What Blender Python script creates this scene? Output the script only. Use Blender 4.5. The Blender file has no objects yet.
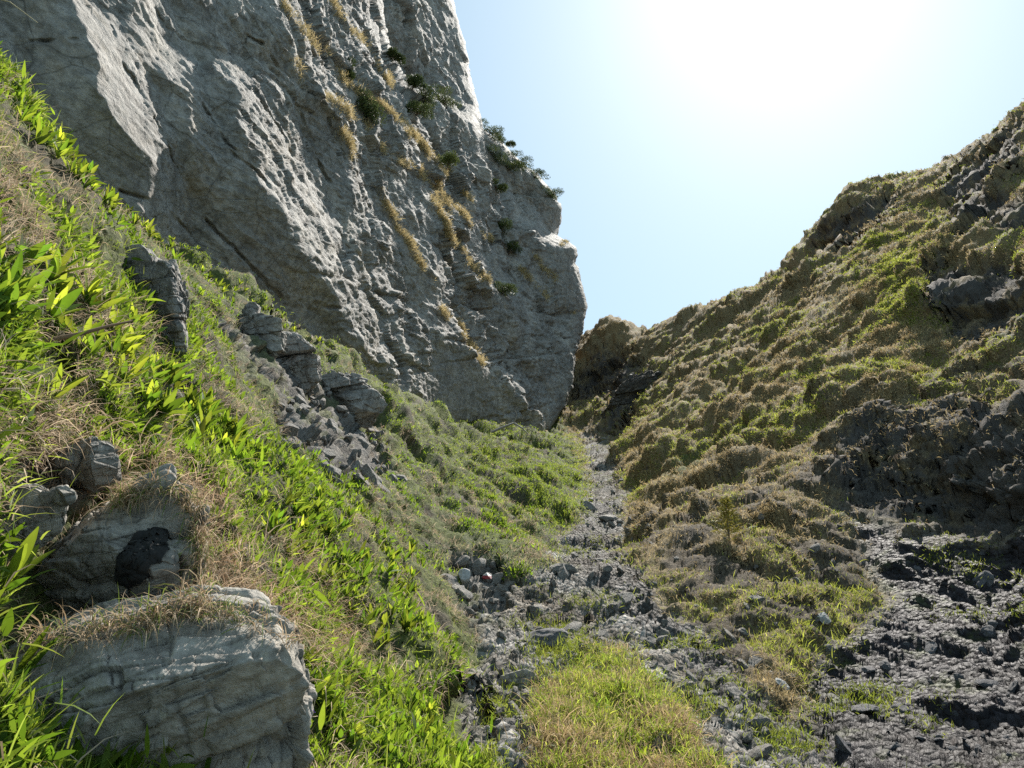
import bpy, bmesh, math, random
import numpy as np
from mathutils import Vector, Matrix
from concurrent.futures import ThreadPoolExecutor
rng = np.random.default_rng(7)
random.seed(7)
S = bpy.context.scene
COL = S.collection
F32 = np.float32
# ------------------------------------------------------------------ camera
PITCH = math.radians(18.0)
FPX = 788.0
EYE = np.array([0.0, 0.0, 1.6])
cp, sp = math.cos(PITCH), math.sin(PITCH)

def pix_dir(px, py):
    px = np.asarray(px, float); py = np.asarray(py, float)
    u = (px - 512) / FPX; v = (384 - py) / FPX
    return np.stack([u, cp - v * sp, sp + v * cp], -1)

def pix_polar(px, py):
    d = pix_dir(px, py)
    h = np.hypot(d[..., 0], d[..., 1])
    return np.arctan2(d[..., 0], d[..., 1]), d[..., 2] / h

def project(P):
    q = np.asarray(P) - EYE
    f = q[..., 1] * cp + q[..., 2] * sp
    up = -q[..., 1] * sp + q[..., 2] * cp
    f = np.where(f < 0.05, 0.05, f)
    return 512 + FPX * q[..., 0] / f, 384 - FPX * up / f, f

cam_d = bpy.data.cameras.new('camera')
cam = bpy.data.objects.new('camera', cam_d); COL.objects.link(cam)
cam.location = EYE
cam.rotation_euler = (math.pi / 2 + PITCH, 0, 0)
cam_d.sensor_width = 36; cam_d.lens = FPX / 1024 * 36
cam_d.clip_start = 0.05; cam_d.clip_end = 6000
S.camera = cam

# ------------------------------------------------------------------ noise
def _h(ix, iy, iz, seed):
    with np.errstate(over='ignore'):
        h = (ix.astype(np.uint32) * np.uint32(374761393)) ^ (iy.astype(np.uint32) * np.uint32(668265263)) \
            ^ (iz.astype(np.uint32) * np.uint32(2147483647 - 36)) ^ np.uint32((seed * 974634 + 12345) & 0xffffffff)
        h = (h ^ (h >> np.uint32(13))) * np.uint32(1274126177)
        h = (h ^ (h >> np.uint32(16))) * np.uint32(2246822519)
        return h ^ (h >> np.uint32(15))

def threaded(fn, p):
    p = np.ascontiguousarray(p, F32); sh = p.shape[:-1]; q = p.reshape(-1, 3)
    if len(q) < 20000: return fn(p)
    ch = np.array_split(q, max(4, len(q) // 60000))
    with ThreadPoolExecutor(4) as ex: rs = list(ex.map(fn, ch))
    if isinstance(rs[0], tuple):
        return tuple(np.concatenate([r[k] for r in rs]).reshape(sh + rs[0][k].shape[1:]) for k in range(len(rs[0])))
    return np.concatenate(rs).reshape(sh)

def gnoise(p, seed=0): return threaded(lambda q: _gnoise(q, seed), p)
def _gnoise(p, seed):
    i = np.floor(p).astype(np.int32); f = p - i
    w = f * f * f * (f * (f * 6 - 15) + 10)
    out = np.zeros(p.shape[:-1], F32)
    for dx in (0, 1):
        wx = w[..., 0] if dx else 1 - w[..., 0]
        for dy in (0, 1):
            wy = w[..., 1] if dy else 1 - w[..., 1]
            for dz in (0, 1):
                wz = w[..., 2] if dz else 1 - w[..., 2]
                h = _h(i[..., 0] + dx, i[..., 1] + dy, i[..., 2] + dz, seed)
                gx = (h & np.uint32(1023)).astype(F32) / 511.5 - 1
                gy = ((h >> np.uint32(10)) & np.uint32(1023)).astype(F32) / 511.5 - 1
                gz = ((h >> np.uint32(20)) & np.uint32(1023)).astype(F32) / 511.5 - 1
                out += wx * wy * wz * (gx * (f[..., 0] - dx) + gy * (f[..., 1] - dy) + gz * (f[..., 2] - dz))
    return out * 1.3

def fbm(p, octs=4, seed=0, lac=2.03, gain=0.5, ridged=False):
    a = 1.0; s = 0; t = np.zeros(np.asarray(p).shape[:-1], F32); q = np.asarray(p, F32)
    for o in range(octs):
        n = gnoise(q, seed + o * 17)
        if ridged: n = 1 - 2 * np.abs(n) * 1.6
        t += a * n; s += a; a *= gain; q = q * lac + 3.7
    return t / s

def voronoi(p, seed=0, jit=0.9, want_f2=False): return threaded(lambda q: _voronoi(q, seed, jit, want_f2), p)
def _voronoi(p, seed, jit, want_f2):
    """F1 (and F2), vector to the nearest feature point, and cell hash (three numbers in -1..1)"""
    i = np.floor(p).astype(np.int32); f = p - i
    sh = p.shape[:-1]
    b1 = np.full(sh, 1e9, F32); b2 = np.full(sh, 1e9, F32); vec = np.zeros(p.shape, F32); hh = np.zeros(sh, np.uint32)
    for dx in (-1, 0, 1):
        for dy in (-1, 0, 1):
            for dz in (-1, 0, 1):
                h = _h(i[..., 0] + dx, i[..., 1] + dy, i[..., 2] + dz, seed)
                o = np.stack([(h & np.uint32(1023)).astype(F32), ((h >> np.uint32(10)) & np.uint32(1023)).astype(F32),
                              ((h >> np.uint32(20)) & np.uint32(1023)).astype(F32)], -1) / 1023
                d = f - (np.array([dx, dy, dz], F32) + 0.5 + (o - 0.5) * jit)
                dd = (d * d).sum(-1)
                m = dd < b1
                if want_f2: b2 = np.where(m, b1, np.minimum(b2, dd))
                b1 = np.where(m, dd, b1); vec[m] = d[m]; hh = np.where(m, h, hh)
    h2 = _h(hh.astype(np.int64), hh.astype(np.int64) >> 7, hh.astype(np.int64) >> 3, seed + 5)
    ids = np.stack([(h2 & np.uint32(1023)).astype(F32), ((h2 >> np.uint32(10)) & np.uint32(1023)).astype(F32),
                    ((h2 >> np.uint32(20)) & np.uint32(1023)).astype(F32)], -1) / 511.5 - 1
    return np.sqrt(b1), np.sqrt(b2), vec, ids

def sstep(a, b, x):
    t = np.clip((x - a) / (b - a), 0, 1); return t * t * (3 - 2 * t)

def poly_sd(px, py, poly):
    """signed distance to a polygon, positive inside"""
    poly = np.asarray(poly, float); n = len(poly)
    d = np.full(px.shape, 1e9); inside = np.zeros(px.shape, bool)
    for k in range(n):
        x0, y0 = poly[k]; x1, y1 = poly[(k + 1) % n]
        ex, ey = x1 - x0, y1 - y0
        t = np.clip(((px - x0) * ex + (py - y0) * ey) / (ex * ex + ey * ey + 1e-9), 0, 1)
        d = np.minimum(d, np.hypot(px - x0 - t * ex, py - y0 - t * ey))
        c = (y0 > py) != (y1 > py)
        inside ^= c & (px < (x1 - x0) * (py - y0) / (y1 - y0 + 1e-12) + x0)
    return np.where(inside, d, -d)

def line_d(px, py, pts):
    d = np.full(px.shape, 1e9)
    for (x0, y0), (x1, y1) in zip(pts[:-1], pts[1:]):
        ex, ey = x1 - x0, y1 - y0
        t = np.clip(((px - x0) * ex + (py - y0) * ey) / (ex * ex + ey * ey + 1e-9), 0, 1)
        d = np.minimum(d, np.hypot(px - x0 - t * ex, py - y0 - t * ey))
    return d

def unitv(v): return v / (np.linalg.norm(v, axis=-1, keepdims=True) + 1e-9)
def grid_normals(P):
    du = np.gradient(P, axis=1); dv = np.gradient(P, axis=0)
    n = np.cross(du, dv)
    return n / (np.linalg.norm(n, axis=-1, keepdims=True) + 1e-12)

def rbf_fit(X, y, c=0.06, smooth=0.0):
    D = np.sqrt(((X[:, None] - X[None]) ** 2).sum(-1) + c * c)
    n = len(X)
    A = np.zeros((n + 3, n + 3)); A[:n, :n] = -D + smooth * -np.eye(n)
    A[:n, n] = 1; A[:n, n + 1:] = X; A[n:, :n] = A[:n, n:].T
    w = np.linalg.solve(A, np.concatenate([y, np.zeros(3)]))
    def ev(Q):
        sh = Q.shape[:-1]; q = Q.reshape(-1, 2); out = np.empty(len(q))
        Xf = X.astype(F32); wf = w.astype(F32)
        for k in range(0, len(q), 40000):
            b = q[k:k + 40000].astype(F32)
            d = np.sqrt((b[:, None, 0] - Xf[None, :, 0]) ** 2 + (b[:, None, 1] - Xf[None, :, 1]) ** 2 + F32(c * c))
            out[k:k + 40000] = -d @ wf[:n] + wf[n] + b @ wf[n + 1:]
        return out.reshape(sh)
    return ev

# ------------------------------------------------------------------ mesh helpers
def link(name, me, mat=None, parent=None):
    o = bpy.data.objects.new(name, me); COL.objects.link(o)
    if mat is not None:
        me.materials.clear(); me.materials.append(mat)
    if parent is not None: o.parent = parent
    return o

def tag(o, label=None, cat=None, group=None, kind=None):
    if label: o['label'] = label
    if cat: o['category'] = cat
    if group: o['group'] = group
    if kind: o['kind'] = kind
    return o

def mesh_np(name, V, faces_idx, loop_tot, normals=None, smooth=True):
    """faces_idx flat loop vertex indices, loop_tot per face"""
    me = bpy.data.meshes.new(name)
    V = np.ascontiguousarray(V, F32).reshape(-1, 3)
    loop_tot = np.asarray(loop_tot, np.int32); faces_idx = np.asarray(faces_idx, np.int32)
    me.vertices.add(len(V)); me.vertices.foreach_set('co', V.ravel())
    me.loops.add(len(faces_idx)); me.loops.foreach_set('vertex_index', faces_idx)
    me.polygons.add(len(loop_tot))
    st = np.concatenate([[0], np.cumsum(loop_tot)[:-1]]).astype(np.int32)
    me.polygons.foreach_set('loop_start', st)
    me.polygons.foreach_set('use_smooth', np.full(len(loop_tot), smooth, bool))
    me.update(calc_edges=True)
    return me

def color_attr(me, name, C):
    a = me.attributes.new(name, 'FLOAT_COLOR', 'POINT')
    a.data.foreach_set('color', np.ascontiguousarray(C, F32).ravel())

def grid_piece(name, P, fmask, attrs):
    """mesh of the chosen quads of a grid of points"""
    H, W = P.shape[:2]
    r, c = np.nonzero(fmask)
    q = np.stack([r * W + c, r * W + c + 1, (r + 1) * W + c + 1, (r + 1) * W + c], 1)
    used, inv = np.unique(q.ravel(), return_inverse=True)
    me = mesh_np(name, P.reshape(-1, 3)[used], inv, np.full(len(q), 4))
    for k, a in attrs.items():
        color_attr(me, k, a.reshape(-1, 4)[used])
    return me

#@@TERRAIN
# ------------------------------------------------------------------ terrain control points: photo direction + horizontal distance (m)
CP = [
 # left slope, crest and just beyond it
 (0,112,5.4),(60,184,6.4),(130,226,8),(200,270,11),(280,318,15),(340,374,20),(420,420,32),(500,432,45),(545,432,55),
 (-200,-80,4.8),(-200,-40,7),(0,144,7.6),(60,204,9),(130,254,11.5),(200,285,15),(280,338,20),(340,392,27),(420,432,42),
 (0,220,30),(200,340,40),(420,450,70),(-200,60,20),
 # left slope interior
 (0,300,3.2),(0,180,4.2),(60,240,4.6),(100,300,4.7),(130,260,6),(200,330,7.5),(150,400,4.8),(250,400,8),(290,360,12),
 (330,420,12.5),(400,450,18),(450,450,25),(500,470,28),(560,480,33),(0,420,2.9),(60,430,3.3),(0,560,2.85),(100,520,3.3),(60,590,3.1),(120,600,3.2),(100,660,3.0),(40,660,2.85),(60,720,2.75),(0,690,2.5),
 (0,768,2.1),(150,700,2.9),(280,650,3.5),(200,500,4.0),(300,520,5.2),(300,600,4.4),(350,560,6),(400,520,10),(440,560,10.3),
 (400,620,6.5),(350,680,4.6),(440,690,5.4),(468,745,4.7),(400,760,3.9),(300,740,3.3),(150,768,2.5),
 (-250,200,3.2),(-250,500,2.2),(-250,768,1.8),
 # gully floor
 (500,700,6.2),(480,655,7.2),(520,620,9),(560,565,14),(590,530,18),(602,490,27),(605,460,36),(592,430,52),(583,406,60),
 (480,560,10.8),(520,540,14.5),(540,510,20),(510,768,4.6),
 # grassy mound and stream
 (620,690,6.4),(560,680,6.6),(660,720,5.7),(600,655,7.6),(680,762,4.9),(560,740,5.0),(620,740,5.2),(600,768,4.7),
 (640,612,9.6),(680,652,8.2),(730,702,7.0),(790,762,6.0),(850,768,6.0),
 # right slope
 (680,560,12),(700,600,10),(760,640,9),(820,700,8),(1024,768,7),(940,700,8.2),(1024,650,9.5),(900,620,10.5),(1024,560,12.3),
 (930,540,13),(800,560,13),(740,520,15),(840,500,15),(680,500,20),(640,540,16),(640,470,29),(660,430,35),(720,450,24),
 (780,480,17.5),(760,420,24),(800,380,27),(700,380,39),(740,340,43),(665,365,50),(640,382,51),(620,392,50),(612,425,46),
 (950,528,13.4),(950,445,15.6),(1024,505,12.8),(1024,430,14.6),(880,505,14.8),(870,435,17.5),(1024,398,16.2),(950,405,17.8),
 (900,372,20),(1024,342,19),(960,322,22.5),(880,300,29),(820,320,34),(1024,260,22),(960,240,30),(1024,200,28),
 (900,250,38),(860,240,44),(815,276,48),(770,288,52),(700,311,56),(655,334,60),
 (818,290,54),(827,250,60),(836,213,61),(885,202,57),(885,191,60),(905,195,56),(945,177,52),(1000,132,46),(1024,110,44),
 (940,220,41),(1000,170,38),(700,330,75),(760,305,75),(835,240,80),(885,215,80),(945,200,75),(1000,160,70),(1024,140,65),
 (1200,0,40),(1200,300,15),(1200,500,9.5),(1200,700,6.5),(1300,900,4),(1200,60,60),
 # knoll behind the saddle
 (575,398,63),(602,396,62),(602,360,66),(572,366,67),(612,323,70),(594,336,70),(578,358,69),(636,334,70),(650,342,69),(612,350,85),(560,375,85),(650,360,84),
]
CPW = [(-60,0.5,-1.3),(0,0.5,-1.6),(60,0.5,-1.65),(-50,1.0,-0.85),(-25,1.0,-1.35),(0,1.0,-1.55),(30,1.0,-1.6),(60,1,-1.7),
       (0,2.5,-1.25),(18,2.5,-1.4),(35,2.5,-1.5),(55,2.5,-1.5),(-17,2.4,-0.75),(-60,105,20),(-20,105,26),(0,105,24),(20,105,26),(60,105,35)]
X = []; Y = []
for px, py, r in CP:
    a, t = pix_polar(px, py); X.append((float(a) * 1.6, math.log(r))); Y.append(float(t))
for a, r, z in CPW:
    X.append((math.radians(a) * 1.6, math.log(r))); Y.append(z / r)
tan_ev = rbf_fit(np.array(X), np.array(Y), c=0.05)

NA, NR = 1150, 1050
az = np.linspace(math.radians(-52), math.radians(50), NA)
lr0 = np.linspace(math.log(0.5), math.log(105), 420)
azc = az[::10]
T0 = tan_ev(np.stack(np.meshgrid(azc * 1.6, lr0, indexing='xy'), -1))          # rows r, cols az
E0 = np.arctan(T0)
step = np.sqrt(np.diff(E0, axis=0) ** 2 + (0.16 * np.diff(lr0)[:, None]) ** 2)
arc = np.concatenate([np.zeros((1, len(azc))), np.cumsum(step, 0)], 0); arc /= arc[-1]
tt = np.linspace(0, 1, NR)
LRc = np.stack([np.interp(tt, arc[:, k], lr0) for k in range(len(azc))], 1)
ker = np.hanning(9); ker /= ker.sum()
LRp = np.pad(LRc, ((0, 0), (4, 4)), mode='edge')
LRc = sum(ker[k] * LRp[:, k:k + LRc.shape[1]] for k in range(9))
xi = np.interp(az, azc, np.arange(len(azc))); x0 = np.clip(np.floor(xi).astype(int), 0, len(azc) - 2); fx = xi - x0
LR = LRc[:, x0] * (1 - fx) + LRc[:, x0 + 1] * fx
AZ = np.broadcast_to(az, LR.shape)
Tn = tan_ev(np.stack([AZ * 1.6, LR], -1))
R = np.exp(LR)
P = np.stack([R * np.sin(AZ), R * np.cos(AZ), R * Tn + EYE[2]], -1)

_ax = np.array([[0.93, 0.30, 0.22], [-0.25, 0.90, 0.35], [-0.18, -0.30, 0.94]])
def blocks(P, s, seed, stretch=(0.45, 0.8, 1.3), warp=0.16, groove=0.25):
    q = (P @ _ax.T) * np.array(stretch) / s
    q = q + warp * np.stack([fbm(q * 0.9, 2, seed + 1), fbm(q * 0.9, 2, seed + 2), fbm(q * 0.9, 2, seed + 3)], -1)
    # shift every layer so that joints do not line up
    kz = np.floor(q[..., 2]).astype(np.int64); hz = _h(kz, kz * 0 + 7, kz * 0 + 3, seed).astype(np.float64) / 2 ** 32
    q = q.copy(); q[..., 0] += hz * 3.7; q[..., 1] += hz * 1.9
    i = np.floor(q); f = q - i - 0.5; i = i.astype(np.int64)
    h = _h(i[..., 0], i[..., 1], i[..., 2], seed + 9)
    ids = np.stack([(h & np.uint32(1023)), (h >> np.uint32(10)) & np.uint32(1023), (h >> np.uint32(20)) & np.uint32(1023)], -1).astype(float) / 511.5 - 1
    ed = 0.5 - np.abs(f).max(-1)
    return 0.55 * ids[..., 0] + 0.8 * (f * ids).sum(-1) - groove * sstep(0.05, 0.0, ed)

# ---- zones (by place on the ground; edges broken up with noise)
def zones(P):
    px, py, f = project(P)
    q = P.astype(F32)
    wob = 0.35 + 0.65 * np.clip(12 / np.maximum(R, 1), 0.3, 2.0)
    px = px + 30 * wob * fbm(q * 0.9, 4, 301) + 16 * fbm(q * 4, 3, 302)
    py = py + 30 * wob * fbm(q * 0.9, 4, 303) + 16 * fbm(q * 4, 3, 304)
    Z = {}
    Z['gully'] = poly_sd(px, py, [(581,430),(608,440),(627,480),(622,530),(630,560),(660,600),(705,650),(765,705),(860,790),(690,900),(470,900),(452,705),(468,655),(500,602),(546,560),(577,520),(588,480)])
    Z['mound'] = poly_sd(px, py, [(545,700),(566,672),(600,662),(640,684),(680,724),(722,790),(640,900),(540,800)])
    Z['stream'] = 20 - line_d(px, py, [(600,520),(585,555),(632,600),(672,640),(715,690),(760,735),(860,820)])
    Z['wet'] = poly_sd(px, py, [(815,505),(860,525),(930,538),(1040,525),(1300,540),(1300,1000),(850,900),(790,700),(855,640),(885,600),(870,555)])
    Z['band'] = poly_sd(px, py, [(830,470),(875,435),(930,420),(1040,412),(1250,420),(1250,530),(1040,528),(930,542),(870,520),(835,495)])
    Z['lrock'] = np.maximum.reduce([poly_sd(px, py, a) for a in (
        [(110,250),(150,260),(185,300),(180,350),(150,330),(120,290)],
        [(225,330),(255,305),(310,340),(320,385),(290,400),(240,375)],
        [(270,400),(330,385),(370,420),(400,480),(330,480),(280,440)],
        [(0,470),(90,440),(120,470),(60,520),(0,540)],
        [(440,560),(470,545),(520,590),(500,640),(470,610)],
        [(810,256),(828,222),(885,196),(912,205),(880,232),(842,256)],[(935,190),(1000,136),(1030,112),(1030,175),(960,205)],[(570,385),(598,352),(640,356),(645,400),(575,405)],
        [(925,275),(1030,258),(1030,325),(965,342),(930,315)],
        [(940,205),(990,190),(1030,200),(1030,235),(960,240)],
        [(585,440),(605,425),(622,385),(655,372),(650,400),(620,435)])])
    Z['lslope'] = poly_sd(px, py, [(-900,-500),(0,40),(420,405),(560,425),(590,500),(555,555),(500,600),(480,650),(460,700),(470,790),(440,1200),(-900,1200)])
    Z['px'], Z['py'] = px, py
    return Z
Z = zones(P)
m_gully = sstep(-6, 8, Z['gully']) * (1 - sstep(-8, 8, Z['mound']))
m_stream = sstep(-4, 10, Z['stream'])
m_wet = sstep(-14, 16, Z['wet'])
m_band = sstep(-10, 10, Z['band'])
m_lrock = sstep(-6, 8, Z['lrock'])
m_left = sstep(-8, 8, Z['lslope'])
m_knoll = (R > 61.5) * (AZ < math.radians(13)) * 1.0
m_scree = np.clip(np.maximum(m_gully, m_wet), 0, 1)
m_rock = np.clip(np.maximum(m_band, m_lrock), 0, 1) * (1 - m_scree)
m_grass = np.clip(1 - m_scree - m_rock, 0, 1)

# ---- displacement in stages
def displace(P, amt, n=None):
    if n is None: n = grid_normals(P)
    return P + n * amt[..., None]
m_bank = sstep(-6, 14, poly_sd(Z['px'], Z['py'], [(392,690),(440,688),(490,706),(512,752),(500,800),(425,790)]))
P = P + (unitv(P - EYE) * np.array([1, 1, 0.2])) * (0.85 * m_bank)[..., None]
m_grass = m_grass * (1 - m_bank)
N0 = grid_normals(P)
if N0[NR // 3, NA // 2, 2] < 0: N0 = -N0
FLIP = -1 if grid_normals(P)[NR // 3, NA // 2, 2] < 0 else 1
def nrm(P): return grid_normals(P) * FLIP
far = np.clip(R / 14, 0.25, 1.6)
near_fade = sstep(0.8, 3.0, R)
big = fbm(P * 0.16, 3, 1) * 1.3 * far + fbm(P * 0.45, 3, 5) * 0.55 * np.clip(R / 10, 0.2, 1.2)
P = displace(P, big * 0.6 * near_fade * (1 - 0.6 * m_scree), N0)
# terracettes / tussock pillows
m_right = 1 - m_left
def pillow(P, s, seed, stretch=(1, 1, 1.5)):
    q = P * np.array(stretch) / s + 0.35 * np.stack([gnoise(P / s * 0.8, seed + 1), gnoise(P / s * 0.8, seed + 2), gnoise(P / s * 0.8, seed + 3)], -1)
    f1, _, vec, ids = voronoi(q, seed)
    return np.clip(1 - (f1 / 0.85) ** 2, -0.3, 1) * (0.55 + 0.45 * ids[..., 0]), ids
pb, idb = pillow(P, 1.7, 40)
ps, ids_ = pillow(P, 0.75, 50)
pt, idt = pillow(P, 0.32, 60)
near_gully = sstep(-45, 5, np.maximum(Z['gully'], Z['wet']))
tus = np.clip(m_grass + 0.7 * m_band, 0, 1) * (1 - 0.75 * near_gully) * (0.42 + 0.58 * np.maximum(m_right, 0.8 * sstep(10, 18, R)))
lumpy = 0.35 + 0.65 * sstep(-.25, .2, fbm(P * 0.22, 3, 45))
tb = 0.46 * lumpy * pb * np.clip(R / 18, 0.10, 1.15) + 0.36 * (0.4 + 0.6 * lumpy) * ps * np.clip(R / 12, 0.2, 1.2) + 0.09 * pt
N1 = nrm(P)
dirv = N1 * 0.75 + np.array([0, 0, 0.45])
P = P + dirv * (tb * tus * near_fade)[..., None]
# rocky parts: facets
N2 = nrm(P)
def facets(P, s, seed, stretch=(1, 1, 1), warp=0.3, crack=0.06):
    q = P * np.array(stretch) / s
    q = q + warp * np.stack([gnoise(q * 1.3, seed + 1), gnoise(q * 1.3, seed + 2), gnoise(q * 1.3, seed + 3)], -1)
    f1, f2, vec, ids = voronoi(q, seed, want_f2=True)
    return (vec * ids).sum(-1) * 1.4 + ids[..., 0] * 0.35 - crack * (1 - sstep(0.0, 0.08, f2 - f1)), f1, f2, ids
fa = blocks(P, 1.5, 70, (0.6, 0.8, 1.1))
fb = blocks(P, 0.5, 75, (0.6, 0.8, 1.2))
fc, *_ = facets(P, 0.14, 80)
rk = m_rock
P = displace(P, rk * (np.where(m_band > .3, 0.10, 0.17) * fa * np.clip(R / 12, 0.25, 4.5) + 0.12 * fb * np.clip(R / 8, 0.4, 1.3) + 0.06 * fc) * near_fade, N2)
# scree: stones of three sizes
N3 = nrm(P)
s1, _, sv1, si1 = voronoi(P / 0.34, 90); s2, _, sv2, si2 = voronoi(P / 0.13, 91); s3, _, sv3, si3 = voronoi(P / 0.055, 92)
st = 0.07 * np.clip(0.72 - s1, 0, 1) * (si1[..., 0] > 0.3) + 0.05 * (np.clip(0.8 - s2, 0, 1) + (sv2 * si2).sum(-1)) + 0.018 * (np.clip(0.8 - s3, 0, 1) + (sv3 * si3).sum(-1))
lay = fbm(np.stack([P[..., 0] * 2.6 - P[..., 1] * 1.2, P[..., 1] * 0.5 + P[..., 0] * 0.3, P[..., 2] * 3.2], -1), 5, 95, ridged=True)
da = unitv(np.array([0.60, -0.75, -0.28])); db = unitv(np.cross(da, [0, 0, 1.0])); dc = np.cross(da, db)
layw = fbm(np.stack([P @ da * 0.55, P @ db * 2.2, P @ dc * 2.2], -1), 5, 96, ridged=True) * 0.9 + 0.7 * fbm(P * 0.7, 3, 99)
lay = lay * (1 - m_wet) + 1.8 * layw * m_wet
P = displace(P, m_scree * ((1 - m_wet) * 0.12 * blocks(P, 0.9, 97) * sstep(8, 16, R) + (1 - 0.7 * m_wet) * 0.06 * blocks(P, 0.4, 98) + (1 - 0.45 * m_wet) * st + 0.10 * lay * np.clip(R / 8, .4, 1)), N3)
rough = fbm(P * 3.1, 4, 110) * 0.10 + fbm(P * 11.0, 3, 120) * 0.03
clod = np.clip(0.8 - voronoi(P / 0.22, 115)[0], 0, 1) + 0.5 * np.clip(0.8 - voronoi(P / 0.09, 116)[0], 0, 1)
P = displace(P, 0.07 * clod * m_grass * sstep(0.5, 2, R))
P = displace(P, rough * (0.5 + 0.5 * m_grass) * sstep(0.5, 2, R))
TP = P.copy(); TN = nrm(P)

#@@CLIFF
# ------------------------------------------------------------------ cliff: a wall running away up the gully, ending in a corner
EDGE = [(-300,440),(-60,448),(0,453),(40,463),(75,469),(105,478),(130,483),(140,497),(160,519),(178,540),(195,556),(208,561),(222,559),(236,556),
        (241,562),(244,570),(248,576),(255,577),(263,574),(280,581),(305,586),(325,583),(350,575),(390,570),(405,565),(430,549),(450,545),(600,540)]
ey = np.array([e[0] for e in EDGE], float); ex = np.array([e[1] for e in EDGE], float)
CH, CW, CB = 860, 820, 60
ys = np.linspace(-260, 600, CH)
xe = np.interp(ys, ey, ex) + 1.6 * fbm(np.stack([ys * 0.08, ys * 0, ys * 0], -1), 3, 400)
tl = np.concatenate([np.linspace(-330, -10, 140, endpoint=False), np.linspace(-10, 1000, CW - 140)])
fr = (tl + 330) / 1330.0                                     # 0..1 towards the corner edge
CXf = -330 + fr[None, :] * (xe[:, None] + 330)
CYf = np.broadcast_to(ys[:, None], CXf.shape)

def cliff_logr(px, py):
    a, t = pix_polar(px, py)
    den = np.sin(math.radians(14) - a) - 0.06 * t
    r1 = 12.6 / np.maximum(den, 0.06)
    r2 = 58.3 / np.maximum(np.cos(a) - 0.84 * np.sin(a) + 0.15 * t, 0.2)
    return np.log((r1 ** -9 + r2 ** -9) ** (-1 / 9.0))
# big blocks read off the photo: (px, py, offset, slope to the right, slope upward), slopes in log-distance per 100 px
E = (0.05, 0.04); T = (-0.16, -0.03)
L, D, M = (0.11, 0.09), (-0.13, -0.055), (0.05, 0.05)
SEEDS = [
 (60,40,-.02,D),(80,120,-.02,D),(140,170,-.03,D),(30,10,0,D),(118,45,.02,E),(140,100,.03,E),(160,140,.03,E),(175,110,-.02,D),(195,165,-.03,D),(215,200,-.03,D),
 (168,195,0,E),(165,40,.02,E),(185,75,.03,E),(205,125,.03,E),(150,10,0,M),(200,30,0,D),(222,95,-.02,D),(235,150,-.03,D),(208,215,-.04,D),
 (240,30,-.05,D),(275,45,-.06,D),(270,15,-.04,D),(242,80,.02,L),(256,120,.03,L),(270,90,.02,L),(285,150,.03,L),(300,195,.05,L),(325,235,.05,L),(345,262,.05,L),(280,180,.04,L),
 (255,215,-.03,D),(255,255,-.05,D),(290,285,-.05,D),(320,300,-.05,D),(240,240,-.04,D),(350,290,0,L),(310,330,0,M),(365,325,.02,L),(390,350,.02,L),(350,355,-.03,D),(400,375,-.03,D),(380,300,.03,L),
 (322,120,-.02,D),(335,160,-.04,D),(345,185,-.04,D),(362,195,.02,L),(310,75,.03,L),(340,60,.03,L),(350,25,.02,L),(300,20,.03,L),(365,110,.02,M),(380,60,.02,M),
 (385,150,-.01,D),(372,220,.02,L),(395,200,0,M),(415,235,-.02,D),(430,200,.02,L),(410,280,-.02,D),(440,250,.02,L),(425,170,0,M),(455,215,0,D),(450,160,.02,L),(400,110,0,M),
 (430,310,.03,L),(440,350,-.05,D),(465,375,-.05,D),(495,390,-.04,D),(490,360,.02,L),(430,390,-.04,D),(520,390,0,L),(545,400,0,M),(510,415,-.02,D),
 (470,300,0,M),(480,260,.02,L),(495,320,-.03,D),(505,345,0,D),(520,300,.02,L),(535,340,.02,L),(550,300,.02,M),(565,330,.03,L),(560,370,.02,M),(540,260,0,M),(520,240,-.02,D),(500,215,.02,L),
 (420,60,0,T),(440,30,0,T),(400,30,0,T),(450,90,0,T),(455,60,0,T),(515,170,.02,M),(535,200,0,D),(500,160,0,M),(550,215,0,T),(566,247,.02,M),(485,180,0,D),(465,130,0,T),
]
r2 = np.random.default_rng(3)
for k in range(90):
    SEEDS.append((r2.uniform(-330, 0) if k < 40 else r2.uniform(-330, 520), r2.uniform(-260, 430) if k < 40 else r2.uniform(-260, -10), r2.uniform(-.04, .04), (r2.uniform(-.1, .1), r2.uniform(-.1, .1))))
sx = np.array([s[0] for s in SEEDS], F32); sy = np.array([s[1] for s in SEEDS], F32); so = np.array([s[2] for s in SEEDS], F32)
sa = np.array([s[3][0] for s in SEEDS], F32); sb = np.array([s[3][1] for s in SEEDS], F32)

def cliff_blocks(px, py):
    q = np.stack([px, py, px * 0], -1) / 60.0
    wx = px + 9 * fbm(q, 3, 410) + 5 * fbm(q * 5, 3, 412); wy = py + 9 * fbm(q, 3, 411) + 5 * fbm(q * 5, 3, 413)
    # distances are measured along and across the bedding, which runs down to the right in the picture
    ca, sa_ = math.cos(math.radians(52)), math.sin(math.radians(52))
    best = np.full(px.shape, 1e18, F32); bi = np.zeros(px.shape, np.int32)
    for k in range(len(SEEDS)):
        dx = wx - sx[k]; dy = wy - sy[k]
        al = (dx * ca + dy * sa_) / 1.8; ac = (-dx * sa_ + dy * ca)
        d = al * al + ac * ac; m = d < best
        best = np.where(m, d, best); bi = np.where(m, k, bi)
    k_ = 1.0 + 0.35 * sstep(420, 250, px)
    return sa[bi] / 100 * k_, -sb[bi] / 100 * k_          # slope per px to the right and downward
gxs = np.arange(-345, 605, 1.5); gys = np.arange(-265, 605, 1.5)
GX, GY = np.meshgrid(gxs, gys)
sl_x, sl_y = cliff_blocks(GX, GY)
def mirror(A, ax, sgn):
    return np.concatenate([A, sgn * np.flip(A, ax)], ax)
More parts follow.
